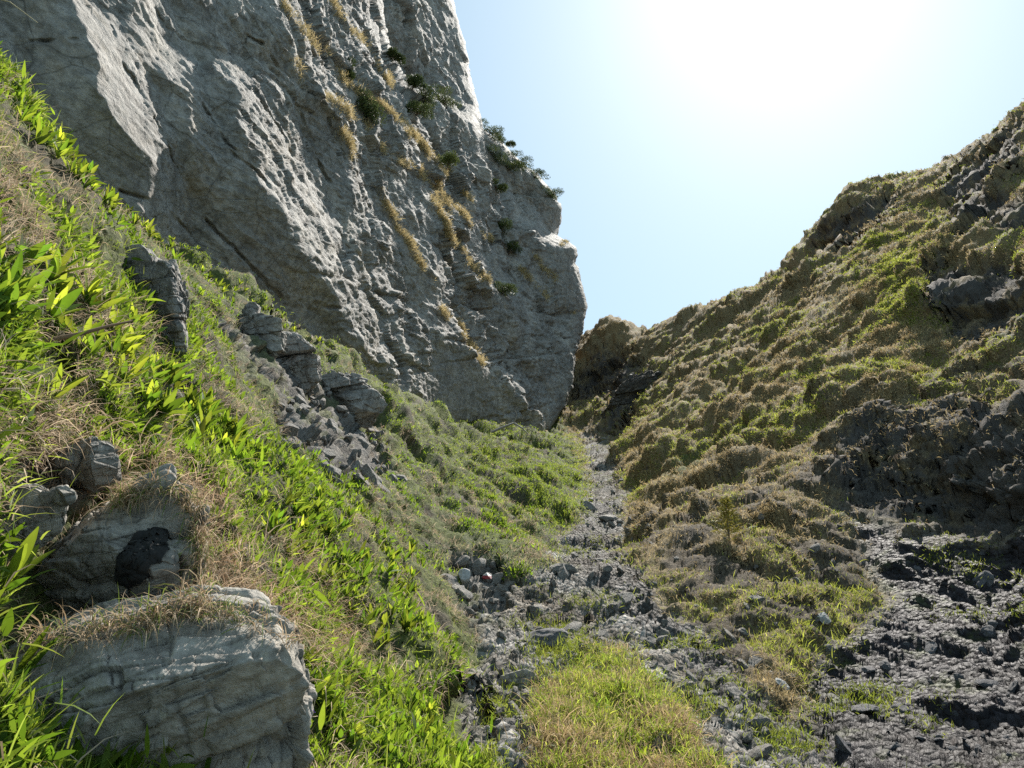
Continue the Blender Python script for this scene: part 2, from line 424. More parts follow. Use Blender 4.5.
fx_ = mirror(mirror(sl_x, 1, -1), 0, 1); fy_ = mirror(mirror(sl_y, 1, 1), 0, -1)
kx = np.fft.fftfreq(fx_.shape[1], 1.5)[None, :] * 2 * np.pi; ky = np.fft.fftfreq(fx_.shape[0], 1.5)[:, None] * 2 * np.pi
Hh = (-1j * kx * np.fft.fft2(fx_) - 1j * ky * np.fft.fft2(fy_)) / (kx * kx + ky * ky + (1 / 120.0) ** 2)
relief = np.real(np.fft.ifft2(Hh))[:len(gys), :len(gxs)]
ix = np.clip((CXf + 345) / 1.5, 0, len(gxs) - 1.01); iy = np.clip((CYf + 265) / 1.5, 0, len(gys) - 1.01)
i0 = ix.astype(int); j0 = iy.astype(int); fx1 = ix - i0; fy1 = iy - j0
relief = (relief[j0, i0] * (1 - fx1) + relief[j0, i0 + 1] * fx1) * (1 - fy1) + (relief[j0 + 1, i0] * (1 - fx1) + relief[j0 + 1, i0 + 1] * fx1) * fy1
CRACKS = [[(-10,36),(40,41),(75,40),(112,36)],[(108,18),(122,58),(146,108),(168,150),(173,168)],[(150,0),(178,55),(205,112),(232,150)],[(203,8),(232,28),(268,52),(296,66)],
          [(240,30),(250,75),(268,112),(300,165),(352,250),(368,275)],[(228,152),(262,180),(290,232)],[(300,110),(312,150),(335,190),(360,225),(378,245)],[(330,112),(345,165),(372,210)],
          [(300,300),(340,310),(365,285)],[(375,-10),(378,50),(392,90)],[(390,215),(402,262),(425,310)],[(412,330),(440,338),(475,345),(505,372)],[(420,165),(430,200),(452,250),(470,300)],
          [(470,180),(482,215),(505,262),(530,310)],[(330,355),(365,372),(385,395)],[(488,300),(500,330),(512,352)],[(300,20),(318,60),(345,100)],[(200,215),(240,255),(282,300)],[(120,190),(160,205),(190,235)]]
cwx = CXf + 5 * fbm(np.stack([CXf, CYf, CXf * 0], -1) / 22, 4, 430); cwy = CYf + 5 * fbm(np.stack([CXf, CYf, CXf * 0], -1) / 22, 4, 431)
crk = np.full(CXf.shape, 1e9); 
for l_ in CRACKS: crk = np.minimum(crk, line_d(cwx, cwy, l_))
LRC = cliff_logr(CXf, CYf) + relief + 0.010 * sstep(2.8, 0.3, crk) * sstep(-.15, .2, fbm(np.stack([CXf, CYf, CXf * 0 + 9], -1) / 30, 3, 432))

# the tower stands further back, the buttress a little
wq = np.stack([CXf, CYf, CXf * 0], -1) / 25.0
tx = CXf + 5 * fbm(wq, 3, 420); ty = CYf + 5 * fbm(wq, 3, 421)
tower = poly_sd(tx, ty, [(374,-400),(376,0),(386,60),(395,85),(430,102),(462,112),(485,118),(700,100),(700,-400)])
LRC = LRC + 0.12 * sstep(-9, 11, tower)
butt = poly_sd(tx, ty, [(478,120),(482,160),(500,185),(520,215),(545,240),(560,243),(620,240),(620,110)])
LRC = LRC + 0.06 * sstep(-7, 9, butt)
# smooth slightly, then round the corner
for _ in range(1):
    LRC[1:-1, 1:-1] = (4 * LRC[1:-1, 1:-1] + LRC[:-2, 1:-1] + LRC[2:, 1:-1] + LRC[1:-1, :-2] + LRC[1:-1, 2:]) / 8
RC = np.exp(LRC)
w = 11.0
u = np.clip((CXf - xe[:, None] + w) / w, 0, 1)
RC = RC + 1.2 * (1 - np.sqrt(np.clip(1 - u * u, 0, 1)))
back = np.linspace(0, 1, CB + 1)[1:]
CXb = xe[:, None] - 30 * back[None, :] ** 1.6; RCb = RC[:, -1:] + 26 * back[None, :] ** 0.8
CX = np.concatenate([CXf, CXb], 1); CY = np.broadcast_to(ys[:, None], CX.shape); RCC = np.concatenate([RC, RCb], 1)
ca_, ct_ = pix_polar(CX, CY)
CPt = np.stack([RCC * np.sin(ca_), RCC * np.cos(ca_), RCC * ct_ + EYE[2]], -1)
CN = grid_normals(CPt); CFLIP = 1 if (CN[CH // 2, 300] * (EYE - CPt[CH // 2, 300])).sum() > 0 else -1
def cnrm(P): return grid_normals(P) * CFLIP
# wall coordinates: s along the wall, n out of it, z up
wa = math.radians(14)
ws = np.array([math.sin(wa), math.cos(wa), 0]); wn = np.array([math.cos(wa), -math.sin(wa), 0])
def wall_q(P): return np.stack([P @ ws, P @ wn, P[..., 2]], -1)
CN = cnrm(CPt)
ksm = 7
def blur(A, k):
    for _ in range(2):
        for ax in (0, 1):
            c = np.cumsum(np.pad(A, [(k + 1, k) if i == ax else (0, 0) for i in range(A.ndim)], mode='edge'), axis=ax)
            sl1 = [slice(None)] * A.ndim; sl2 = [slice(None)] * A.ndim
            sl1[ax] = slice(2 * k + 1, None); sl2[ax] = slice(0, -(2 * k + 1))
            A = (c[tuple(sl1)] - c[tuple(sl2)]) / (2 * k + 1)
    return A
CNs = blur(CN, 6); CNs /= np.linalg.norm(CNs, axis=-1, keepdims=True) + 1e-9
CNs = 0.6 * CNs + 0.4 * wn
wqp = wall_q(CPt)
sc = np.clip(RCC / 35, 0.55, 1.6)
g1, _, _, _ = facets(wqp, 3.0, 200, (0.7, 1, 1.0), 0.2)
g2, _, _, _ = facets(wqp, 1.2, 210, (0.6, 1, 1.05), 0.2)
g3, _, _, _ = facets(wqp, 0.42, 220, (0.6, 1, 1.2), 0.2)
bk1 = blocks(CPt, 3.4, 231, (0.5, 0.9, 1.0)); bk2 = blocks(CPt, 1.1, 232, (0.5, 0.9, 1.1))
stretch_ = np.linalg.norm(np.gradient(CPt, axis=1), axis=-1) / (RCC * 1.5 / FPX)
steep_fade = np.clip(7.0 / stretch_, 0.06, 1)
slabs = 0.42 + 0.58 * sstep(-60, 60, CX - 0.55 * CY - 190 + 40 * fbm(wqp * 0.1, 2, 228))
g4, _, _, _ = facets(wqp, 0.19, 225, (0.7, 1, 1.1), 0.2)
edge_fade = np.concatenate([np.clip((1 - fr) / 0.03, 0.25, 1), np.full(CB, 0.3)])[None, :]
amp = np.clip(0.55 + 0.9 * fbm(wqp * 0.12, 2, 230), 0.15, 1.1)
smooth_big = 1 - 0.75 * sstep(-10, 10, np.maximum(poly_sd(CX, CY, [(0,0),(110,20),(170,195),(150,210),(0,90)]), poly_sd(CX, CY, [(430,340),(500,375),(520,410),(420,425)])))
CPt = CPt + CNs * (steep_fade * (0.55 * g1 * sc + 0.5 * bk1 * sc * (1 + 0.9 * (slabs < 1) * (1 - slabs)) + 0.18 * g2 * sc + 0.22 * bk2 * sc + 0.11 * g3 + 0.045 * g4) * amp * slabs * edge_fade * smooth_big)[..., None]
rg = fbm(wall_q(CPt) * np.array([0.5, 1, 1.6]), 5, 240, ridged=True)
CPt = CPt + CNs * ((rg * 0.10 + fbm(CPt * 2.2, 4, 250) * 0.05) * edge_fade * steep_fade * (0.4 + 0.6 * smooth_big))[..., None]
CNf = cnrm(CPt)

#@@MATERIALS
def new_mat(name):
    m = bpy.data.materials.new(name); m.use_nodes = True
    nt = m.node_tree; nt.nodes.clear()
    out = nt.nodes.new('ShaderNodeOutputMaterial')
    return m, nt, out
class NB:
    def __init__(s, nt): s.nt = nt
    def n(s, t, **kw):
        nd = s.nt.nodes.new(t)
        for k, v in kw.items():
            if k.startswith('i_'):
                key = k[2:]; key = int(key) if key.isdigit() else key.replace('_', ' ')
                sk = nd.inputs[key]
                if hasattr(v, 'is_output') or isinstance(v, bpy.types.NodeSocket): s.nt.links.new(v, sk)
                else: sk.default_value = v
            else: setattr(nd, k, v)
        return nd
    def noise(s, vec, scale, detail=5, rough=0.6, dist=0.0):
        return s.n('ShaderNodeTexNoise', i_Vector=vec, i_Scale=scale, i_Detail=detail, i_Roughness=rough, i_Distortion=dist).outputs['Fac']
    def ramp(s, fac, stops, interp='LINEAR'):
        nd = s.n('ShaderNodeValToRGB', i_Fac=fac); cr = nd.color_ramp; cr.interpolation = interp
        while len(cr.elements) > 1: cr.elements.remove(cr.elements[0])
        for k, (p, c) in enumerate(stops):
            e = cr.elements[0] if k == 0 else cr.elements.new(p)
            e.position = p; e.color = (*c, 1) if len(c) == 3 else c
        return nd.outputs['Color']
    def mix(s, f, a, b, blend='MIX'):
        nd = s.n('ShaderNodeMix', data_type='RGBA', blend_type=blend)
        for i, v in ((0, f), (6, a), (7, b)):
            if isinstance(v, bpy.types.NodeSocket): s.nt.links.new(v, nd.inputs[i])
            else: nd.inputs[i].default_value = v if i == 0 else ((*v, 1) if len(v) == 3 else v)
        return nd.outputs[2]
    def math(s, op, a, b=0.0, clamp=False):
        nd = s.n('ShaderNodeMath', operation=op, use_clamp=clamp)
        for i, v in ((0, a), (1, b)):
            if isinstance(v, bpy.types.NodeSocket): s.nt.links.new(v, nd.inputs[i])
            else: nd.inputs[i].default_value = v
        return nd.outputs[0]
    def bump(s, h, strength, dist, normal=None):
        nd = s.n('ShaderNodeBump', i_Height=h, i_Strength=strength, i_Distance=dist)
        if normal is not None: s.nt.links.new(normal, nd.inputs['Normal'])
        return nd.outputs['Normal']
g3c = lambda v: (v, v, v)

def rock_color(b, P, tint=(1, 1, 1), scale=1.0, lo=0.13, hi=0.34):
    t = lambda c: tuple(c[k] * tint[k] for k in range(3))
    big = b.noise(P, 0.35 * scale, 5, 0.6, 0.4)
    fine = b.noise(P, 5.0 * scale, 8, 0.7)
    base = b.ramp(big, [(0.3, t((lo, lo, lo * 1.0))), (0.52, t(((lo + hi) / 2,) * 3)), (0.72, t((hi, hi * .98, hi * .93)))])
    col = b.mix(b.ramp(fine, [(0.36, g3c(0)), (0.68, g3c(1))]), b.mix(1.0, base, (0.45, 0.45, 0.45), 'MULTIPLY'), base)
    pit = b.ramp(b.noise(P, 3.2 * scale, 7, 0.75, 0.3), [(0.30, g3c(1)), (0.40, g3c(0))])
    col = b.mix(b.math('MULTIPLY', pit, 0.7), col, t((0.05, 0.047, 0.042)))
    warm = b.ramp(b.noise(P, 0.8 * scale, 4, 0.6, 0.6), [(0.56, g3c(0)), (0.70, g3c(1))])
    col = b.mix(b.math('MULTIPLY', warm, 0.35), col, t((0.30, 0.24, 0.16)))
    stain = b.ramp(b.noise(b.n('ShaderNodeMapping', i_Vector=P, i_Scale=(1, 1, 0.35)).outputs[0], 1.3 * scale, 6, 0.7, 0.5), [(0.50, g3c(0)), (0.66, g3c(1))])
    col = b.mix(b.math('MULTIPLY', stain, 0.6), col, t((0.09, 0.085, 0.08)))
    lich = b.ramp(b.noise(P, 9 * scale, 4, 0.55), [(0.63, g3c(0)), (0.69, g3c(1))])
    col = b.mix(b.math('MULTIPLY', lich, 0.5), col, t((0.42, 0.42, 0.38)))
    return col

def make_rock(name, tint=(1, 1, 1), scale=1.0, lo=0.13, hi=0.34, bumpd=0.12, streak=(1, 1, 1)):
    m, nt, out = new_mat(name); b = NB(nt)
    P0 = b.n('ShaderNodeTexCoord').outputs['Object']
    P = b.n('ShaderNodeMapping', i_Vector=P0, i_Scale=streak).outputs[0]
    col = rock_color(b, P, tint, scale, lo, hi)
    cr = b.n('ShaderNodeTexVoronoi', feature='DISTANCE_TO_EDGE', i_Vector=b.mix(0.12, P, b.n('ShaderNodeTexNoise', i_Vector=P, i_Scale=1.5 * scale).outputs['Color']), i_Scale=0.9 * scale).outputs['Distance']
    crack = b.ramp(cr, [(0.0, g3c(0)), (0.02, g3c(1))])
    h1 = b.noise(P, 1.6 * scale, 9, 0.66, 0.3); h2 = b.noise(P, 14 * scale, 6, 0.7)
    h = b.math('ADD', b.math('MULTIPLY', h1, 1.0), b.math('MULTIPLY', h2, 0.30))
    v1 = b.n('ShaderNodeTexVoronoi', i_Vector=b.mix(0.08, P, b.n('ShaderNodeTexNoise', i_Vector=P, i_Scale=4 * scale).outputs['Color']), i_Scale=3.2 * scale)
    tl = b.n('ShaderNodeSeparateColor', i_Color=v1.outputs['Color']).outputs[0]
    h = b.math('ADD', h, b.math('MULTIPLY', tl, 0.22))
    h = b.math('ADD', h, b.math('MULTIPLY', b.noise(P, 45 * scale, 4, 0.7), 0.07))
    h = b.math('ADD', h, b.math('MULTIPLY', crack, 0.10))
    col = b.mix(b.math('MULTIPLY', b.math('SUBTRACT', 1.0, crack), 0.45), col, (0.05, 0.048, 0.045))
    nrm_ = b.bump(h, 1.0, bumpd)
    bs = b.n('ShaderNodeBsdfPrincipled', i_Base_Color=col, i_Roughness=0.82, i_Normal=nrm_)
    bs.inputs['Specular IOR Level'].default_value = 0.35
    nt.links.new(bs.outputs[0], out.inputs['Surface'])
    return m

def make_terrain(name):
    """zones come from the mesh: R scree, G rock, B wet, A left-slope herbs"""
    m, nt, out = new_mat(name); b = NB(nt)
    P = b.n('ShaderNodeTexCoord').outputs['Object']
    zc = b.n('ShaderNodeAttribute', attribute_name='zone')
    sep = b.n('ShaderNodeSeparateColor', i_Color=zc.outputs['Color'])
    scree, rock, wet, left = sep.outputs[0], sep.outputs[1], sep.outputs[2], zc.outputs['Alpha']
    tu = b.n('ShaderNodeSeparateColor', i_Color=b.n('ShaderNodeAttribute', attribute_name='turf').outputs['Color'])
    dead, soilf = tu.outputs[0], tu.outputs[2]
    fine = b.noise(P, 22, 6, 0.7); med = b.noise(P, 2.3, 5, 0.65); clump = b.noise(P, 0.6, 4, 0.6, 0.5)
    gcol = b.ramp(fine, [(0.3, (0.035, 0.043, 0.014)), (0.5, (0.085, 0.10, 0.028)), (0.7, (0.16, 0.17, 0.05))])
    dcol = b.ramp(fine, [(0.3, (0.07, 0.05, 0.025)), (0.5, (0.19, 0.14, 0.07)), (0.72, (0.36, 0.28, 0.15))])
    f = b.math('ADD', b.math('MULTIPLY', med, 0.9), b.math('ADD', b.math('MULTIPLY', dead, 0.9), -0.55))
    f = b.ramp(f, [(0.25, g3c(0)), (0.55, g3c(1))])
    turf = b.mix(f, gcol, dcol)
    soil = b.ramp(fine, [(0.3, (0.03, 0.023, 0.017)), (0.5, (0.07, 0.056, 0.042)), (0.7, (0.14, 0.115, 0.09))])
    turf = b.mix(b.ramp(b.noise(P, 1.4, 6, 0.7, 0.3), [(0.60, g3c(0)), (0.68, g3c(1))]), turf, soil)
    turf = b.mix(b.math('MULTIPLY', soilf, 0.85), turf, soil)
    sv = b.n('ShaderNodeTexVoronoi', i_Vector=P, i_Scale=16.0)
    sc1 = b.n('ShaderNodeSeparateColor', i_Color=sv.outputs['Color']).outputs[0]
    scol = b.ramp(sc1, [(0.0, (0.14, 0.131, 0.12)), (0.5, (0.26, 0.245, 0.225)), (1.0, (0.44, 0.42, 0.39))])
    scol = b.mix(b.ramp(b.noise(P, 1.1, 5, 0.65), [(0.45, g3c(0)), (0.62, g3c(1))]), scol, (0.13, 0.115, 0.095))
    wcol = b.ramp(sc1, [(0.0, (0.013, 0.011, 0.0125)), (1.0, (0.05, 0.042, 0.047))])
    scol = b.mix(wet, scol, wcol)
    # thin green growing between stones
    scol = b.mix(b.ramp(b.noise(P, 0.5, 6, 0.7, 0.4), [(0.48, g3c(0)), (0.60, g3c(1))]), scol, b.mix(1.0, scol, (0.62, 0.56, 0.48), 'MULTIPLY'))
    gr = b.ramp(b.noise(P, 1.7, 5, 0.7), [(0.56, g3c(0)), (0.66, g3c(1))])
    scol = b.mix(b.math('MULTIPLY', gr, 0.6), scol, gcol)
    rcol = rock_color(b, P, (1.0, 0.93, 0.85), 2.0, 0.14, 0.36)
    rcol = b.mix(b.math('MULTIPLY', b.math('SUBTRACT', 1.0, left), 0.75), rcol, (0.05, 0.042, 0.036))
    moss = b.ramp(b.noise(P, 1.2, 5, 0.7), [(0.50, g3c(0)), (0.58, g3c(1))])
    rcol = b.mix(b.math('MULTIPLY', moss, 0.7), rcol, turf)
    # white lichen splashes on the right-hand rocks
    li = b.ramp(b.noise(P, 2.6, 6, 0.75, 0.4), [(0.69, g3c(0)), (0.72, g3c(1))])
    li = b.math('MULTIPLY', li, b.math('MULTIPLY', rock, b.math('SUBTRACT', 1.0, left)))
    rcol = b.mix(b.math('MULTIPLY', li, 0.7), rcol, (0.34, 0.34, 0.31))
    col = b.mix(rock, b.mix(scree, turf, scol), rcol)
    h = b.math('ADD', b.math('MULTIPLY', b.noise(P, 7, 8, 0.7), 0.9), b.math('MULTIPLY', fine, 0.5))
    h = b.math('ADD', h, b.math('MULTIPLY', b.math('MULTIPLY', sv.outputs['Distance'], -1.2), scree))
    nrm_ = b.bump(h, 1.0, 0.07)
    rgh = b.math('SUBTRACT', 0.92, b.math('MULTIPLY', wet, 0.24))
    bs = b.n('ShaderNodeBsdfPrincipled', i_Base_Color=col, i_Roughness=rgh, i_Normal=nrm_)
    nt.links.new(b.math('ADD', 0.2, b.math('MULTIPLY', wet, 0.06)), bs.inputs['Specular IOR Level'])
    nt.links.new(bs.outputs[0], out.inputs['Surface'])
    return m
M_ROCK = make_rock('limestone', (1.0, 0.945, 0.86), 0.9, 0.27, 0.52, 0.12, (1, 1, 1.3))
M_BOULDER = make_rock('boulder_rock', (1.0, 0.92, 0.80), 2.6, 0.27, 0.56, 0.04)
M_STONE = make_rock('grey_stone', (1.0, 0.93, 0.84), 5.0, 0.22, 0.50, 0.03)
M_DARK = make_rock('dark_mossy_rock', (1.0, 0.90, 0.78), 1.2, 0.06, 0.17, 0.12)
M_SLATE = make_rock('dark_slate_stone', (0.95, 0.93, 1.0), 5.0, 0.10, 0.26, 0.02)
M_PALE = make_rock('pale_stone', (1.0, 0.99, 0.96), 5.0, 0.5, 0.75, 0.01)
M_TERR = make_terrain('mountain_turf')

#@@BUILD_GROUND
zone = np.stack([m_scree, m_rock, np.clip(np.maximum(m_wet, m_stream * m_gully * 0.55), 0, 1), m_left], -1)
slope = TN[..., 2]
low = fbm(TP * 0.25, 3, 500)
deadm = np.clip(0.55 * m_right + 0.25 + 0.6 * low + 0.35 * (idb[..., 1] * 0.5) + 0.5 * (0.75 - slope) - 0.3 * m_left, 0, 1)
soilm = np.clip((1 - m_left) * (1 - sstep(13, 26, R)) * (1 - sstep(-6, 8, Z['mound'])) * sstep(-.12, .12, fbm(TP * 1.3, 4, 640)) + m_left * sstep(.05, .25, fbm(TP * 1.5, 4, 645)), 0, 1)
turf_a = np.stack([deadm, 1 - deadm, soilm, np.ones_like(low)], -1)
fm = lambda a: (a[:-1, :-1] + a[1:, :-1] + a[:-1, 1:] + a[1:, 1:]) / 4
fk = fm(m_knoll) > 0.5
fg = (fm(m_gully) > 0.5) & ~fk
fl = (fm(m_left) > 0.5) & ~fg & ~fk
fw = (fm(m_wet) > 0.5) & ~fg & ~fl & ~fk
fr_ = ~(fk | fg | fl | fw)
for nm, fmk, lab in (('knoll', fk, 'brown grassy knoll closing the top of the gully'), ('gully_scree', fg, 'grey stony gully bed running up the middle'),
                     ('left_slope', fl, 'steep herb covered slope below the cliff'), ('wet_scree', fw, 'dark wet slate scree at lower right'),
                     ('right_hillside', fr_, 'tussocky brown green hillside rising to the right')):
    o = link(nm, grid_piece(nm, TP if FLIP > 0 else TP, fmk, {'zone': zone, 'turf': turf_a}), M_TERR)
    tag(o, lab, 'terrain', None, 'structure')
o = link('cliff', grid_piece('cliff', CPt, np.ones((CH - 1, CX.shape[1] - 1), bool), {}), M_ROCK)
tag(o, 'tall grey limestone cliff rising on the left of the gully', 'cliff', None, 'structure')


#@@VEG
# ------------------------------------------------------------------ places on the built surfaces
pX, pY, pF = project(TP)
vis_dir = EYE - TP; vis_dir /= np.linalg.norm(vis_dir, axis=-1, keepdims=True)
facing = (TN * vis_dir).sum(-1)
cX, cY, cF = project(CPt[:, :CW]); 
def find(Pg, gx, gy, gf, px, py, rad=3.0):
    m = (np.abs(gx - px) < rad) & (np.abs(gy - py) < rad)
    idx = np.argwhere(m)
    if len(idx) == 0:
        k = np.unravel_index(np.argmin((gx - px) ** 2 + (gy - py) ** 2), gx.shape); return k
    d = gf[m]; near = idx[d < d.min() * 1.03]
    e = [(gx[i, j] - px) ** 2 + (gy[i, j] - py) ** 2 for i, j in near]
    return tuple(near[int(np.argmin(e))])
def on_ground(px, py):
    k = find(TP, pX, pY, pF, px, py); return Vector(TP[k]), Vector(TN[k])
def on_cliff(px, py):
    k = find(CPt[:, :CW], cX, cY, cF, px, py); return Vector(CPt[:, :CW][k]), Vector(CNf[:, :CW][k])

in_frame = (pX > -90) & (pX < 1114) & (pY > -60) & (pY < 850) & (pF > 0.4)
du_ = np.linalg.norm(np.gradient(TP, axis=1), axis=-1); dv_ = np.linalg.norm(np.gradient(TP, axis=0), axis=-1)
w_scr = du_ * dv_ / np.maximum(R, 2.2) ** 2 * np.clip(0.25 + facing, 0.03, 1.2) * in_frame

def pick(weight, n, gen):
    c = np.cumsum(weight.ravel()); k = np.searchsorted(c, gen.random(n) * c[-1])
    k = np.minimum(k, len(c) - 1)
    jit = (gen.random((n, 2)) - 0.5)
    base = TP.reshape(-1, 3)[k]
    gu = np.gradient(TP, axis=1).reshape(-1, 3)[k]; gv = np.gradient(TP, axis=0).reshape(-1, 3)[k]
    return k, base + gu * jit[:, :1] + gv * jit[:, 1:]
def unit(v): return v / (np.linalg.norm(v, axis=-1, keepdims=True) + 1e-9)

def blades(base, dirv, length, width, droop, gen, side=None, segs=3):
    """bent tapering blades: base (n,3), dirv (n,3) start direction, droop pulls down along the blade"""
    n = len(base)
    if side is None:
        side = unit(np.cross(dirv, unit(gen.normal(size=(n, 3)))))
    V = np.empty((n, 2 * segs + 1, 3), F32); p = base.copy(); d = dirv.copy()
    prof = {3: (0.8, 1.0, 0.62), 2: (1.0, 0.7), 4: (0.35, 1.0, 0.95, 0.55)}[segs]
    for k in range(segs):
        wk = width * prof[k]
        V[:, 2 * k] = p - side * wk[:, None] / 2; V[:, 2 * k + 1] = p + side * wk[:, None] / 2
        p = p + d * (length / segs)[:, None]
        d = unit(d + np.array([0, 0, -1.0]) * (droop / segs)[:, None])
    V[:, 2 * segs] = p
    f = []; lt = []
    for k in range(segs - 1):
        f += [2 * k, 2 * k + 1, 2 * k + 3, 2 * k + 2]; lt.append(4)
    f += [2 * segs - 2, 2 * segs - 1, 2 * segs]; lt.append(3)
    f = np.array(f); nv = 2 * segs + 1
    F = (f[None, :] + (np.arange(n) * nv)[:, None]).ravel(); LT = np.tile(lt, n)
    return V.reshape(-1, 3), F, LT, nv

def leaf_mat(name, spec=0.25, rough=0.55, trans=0.5, tcol=(1.0, 1.0, 1.0)):
    m, nt, out = new_mat(name); b = NB(nt)
    a = b.n('ShaderNodeAttribute', attribute_name='tint').outputs['Color']
    P = b.n('ShaderNodeTexCoord').outputs['Object']
    rnd = b.n('ShaderNodeObjectInfo').outputs['Random']
    a = b.mix(1.0, a, b.ramp(rnd, [(0.0, (0.62, 0.66, 0.6)), (0.45, (1.0, 0.95, 1.0)), (0.8, (1.2, 1.12, 1.0)), (1.0, (1.35, 1.2, 1.0))]), 'MULTIPLY')
    col = b.mix(0.5, a, b.mix(b.noise(P, 40, 3), b.mix(1.0, a, (0.55, 0.55, 0.55), 'MULTIPLY'), b.mix(1.0, a, (1.4, 1.4, 1.4), 'MULTIPLY')))
    bs = b.n('ShaderNodeBsdfPrincipled', i_Base_Color=col, i_Roughness=rough)
    bs.inputs['Specular IOR Level'].default_value = spec
    tr = b.n('ShaderNodeBsdfTranslucent', i_Color=b.mix(1.0, col, tcol, 'MULTIPLY'))
    mx = b.n('ShaderNodeMixShader', i_0=trans, i_1=bs.outputs[0], i_2=tr.outputs[0])
    nt.links.new(mx.outputs[0], out.inputs['Surface'])
    return m
M_GRASS = leaf_mat('grass_blades', 0.2, 0.6, 0.5, (1.5, 1.5, 1.0))
M_STRAW = leaf_mat('dead_straw', 0.15, 0.7, 0.35)
M_LEAF = leaf_mat('green_leaf', 0.15, 0.6, 0.55, (1.95, 1.78, 0.85))

def colours(n, a, b_, gen, jit=0.25):
    t = gen.random((n, 1)); c = np.array(a) * (1 - t) + np.array(b_) * t
    return np.clip(c * (1 + jit * gen.normal(size=(n, 1))), 0.004, 1)

def field(name, lab, cat, mat, weight, ntuft, per, h, wd, droop, lean, ca, cb, seed, spread=0.05, segs=3, up=0.6, pxw=0.00055):
    gen = np.random.default_rng(seed)
    k, base = pick(weight, ntuft, gen)
    r = R.ravel()[k]; nrm0 = TN.reshape(-1, 3)[k]
    idx = np.repeat(np.arange(ntuft), per); n = len(idx)
    sz = np.repeat(np.exp(gen.normal(size=ntuft) * 0.28), per)
    off = gen.normal(size=(n, 3)) * spread; nn = nrm0[idx]
    off -= nn * (off * nn).sum(-1, keepdims=True)
    B = base[idx] + off * sz[:, None] - nn * 0.02
    d = unit(nn * (1 - up) + np.array([0, 0, up]) + gen.normal(size=(n, 3)) * lean + unit(off) * lean * 0.6)
    L_ = h * sz * gen.uniform(0.55, 1.25, n); Wd = np.maximum(wd * gen.uniform(0.7, 1.3, n), r[idx] * pxw)
    V, F, LT, nv = blades(B, d, L_, Wd, droop * gen.uniform(0.4, 1.5, n), gen, segs=segs)
    me = mesh_np(name, V, F, LT)
    tuft_c = colours(ntuft, ca, cb, gen, 0.2)[idx]; c = np.clip(tuft_c * (1 + 0.18 * gen.normal(size=(n, 1))), 0.004, 1)
    C = np.concatenate([np.repeat(c, nv, 0), np.ones((n * nv, 1))], 1)
    color_attr(me, 'tint', C)
    return tag(link(name, me, mat), lab, cat, None, 'stuff')

patch1 = sstep(-0.10, 0.16, fbm(TP * 0.9, 4, 600)) * sstep(-0.35, 0.0, fbm(TP * 3.0, 3, 605)); patch2 = fbm(TP * 0.35, 3, 610)
kno = m_knoll
leftm = m_left * m_grass; moundm = sstep(-6, 8, Z['mound']) * (1 - m_left); rightm = m_grass * (1 - m_left) * (1 - moundm)
greenR = sstep(-0.12, 0.14, fbm(TP * np.array([0.55, 0.18, 0.3]), 4, 612) + 0.25 * (slope - 0.6) + 0.1 * idb[..., 1])
topness = sstep(0.0, 0.5, pb * 0.5 + ps * 0.5)
upper_left = sstep(20, -40, pY - (0.9 * pX + 260)) * m_left
farm = sstep(12, 22, R)
bpoly = sstep(-14, 4, np.maximum(poly_sd(pX, pY, [(-20,486),(60,482),(130,482),(205,495),(215,600),(308,625),(308,790),(110,790),(40,700),(-20,660)]), poly_sd(pX, pY, [(-30,480),(70,440),(120,440),(120,500),(60,540),(-30,550)]))) * (R < 4.2)
opens = (1 - 0.85 * soilm) * (1 - 0.9 * bpoly)
w_scr = w_scr * opens
shortR = np.clip(R / 30, 0.45, 1)
field('green_grass', 'short bright green grass on the left slope', 'grass', M_GRASS, w_scr * leftm * np.clip(0.15 + 0.85 * patch1 + 0.3 * farm, 0, 1) * (0.55 + 0.75 * farm), 52000, 5, 0.055, 0.005, 0.7, 0.5, (0.12, 0.19, 0.03), (0.29, 0.34, 0.07), 1)
field('leafy_ground_cover', 'small broad green leaves covering the left slope', 'ground cover', M_LEAF, w_scr * leftm * patch1 * (1 - 0.8 * farm), 15000, 4, 0.055, 0.019, 0.4, 0.35, (0.09, 0.18, 0.022), (0.20, 0.28, 0.045), 2, spread=0.035, segs=4)
field('dead_straw', 'bleached dead grass drooping over the left slope', 'dry grass', M_STRAW, w_scr * leftm * (1.04 - patch1) * sstep(-.25, .2, fbm(TP * 1.7, 3, 620)) * (1 - 0.75 * farm), 9500, 7, 0.10, 0.0034, 2.0, 0.5, (0.30, 0.23, 0.14), (0.58, 0.48, 0.33), 3, spread=0.04)
drape = np.minimum(line_d(pX, pY, [(60,470),(120,478),(170,474),(206,494),(214,560),(226,604),(292,618),(316,660)]), line_d(pX, pY, [(300,560),(330,600),(345,660)]) + 4)
field('hanging_straw', 'pale dead grass hanging down over the edges of the big boulders', 'dry grass', M_STRAW, w_scr / opens * sstep(26, 4, drape) * (R < 5.5), 800, 10, 0.13, 0.003, 2.6, 0.5, (0.34, 0.22, 0.12), (0.60, 0.47, 0.32), 9, spread=0.05, segs=4)
field('mound_grass', 'bright green grass on the small mound in the gully', 'grass', M_GRASS, w_scr * moundm * (0.2 + 0.8 * patch1), 8000, 7, 0.045, 0.005, 0.9, 0.5, (0.12, 0.20, 0.03), (0.28, 0.31, 0.07), 4)
field('mound_straw', 'pale dead straw lying among the mound grass', 'dry grass', M_STRAW, w_scr * moundm * (1.05 - patch1), 3600, 7, 0.08, 0.004, 1.8, 0.5, (0.30, 0.22, 0.12), (0.50, 0.41, 0.24), 5)
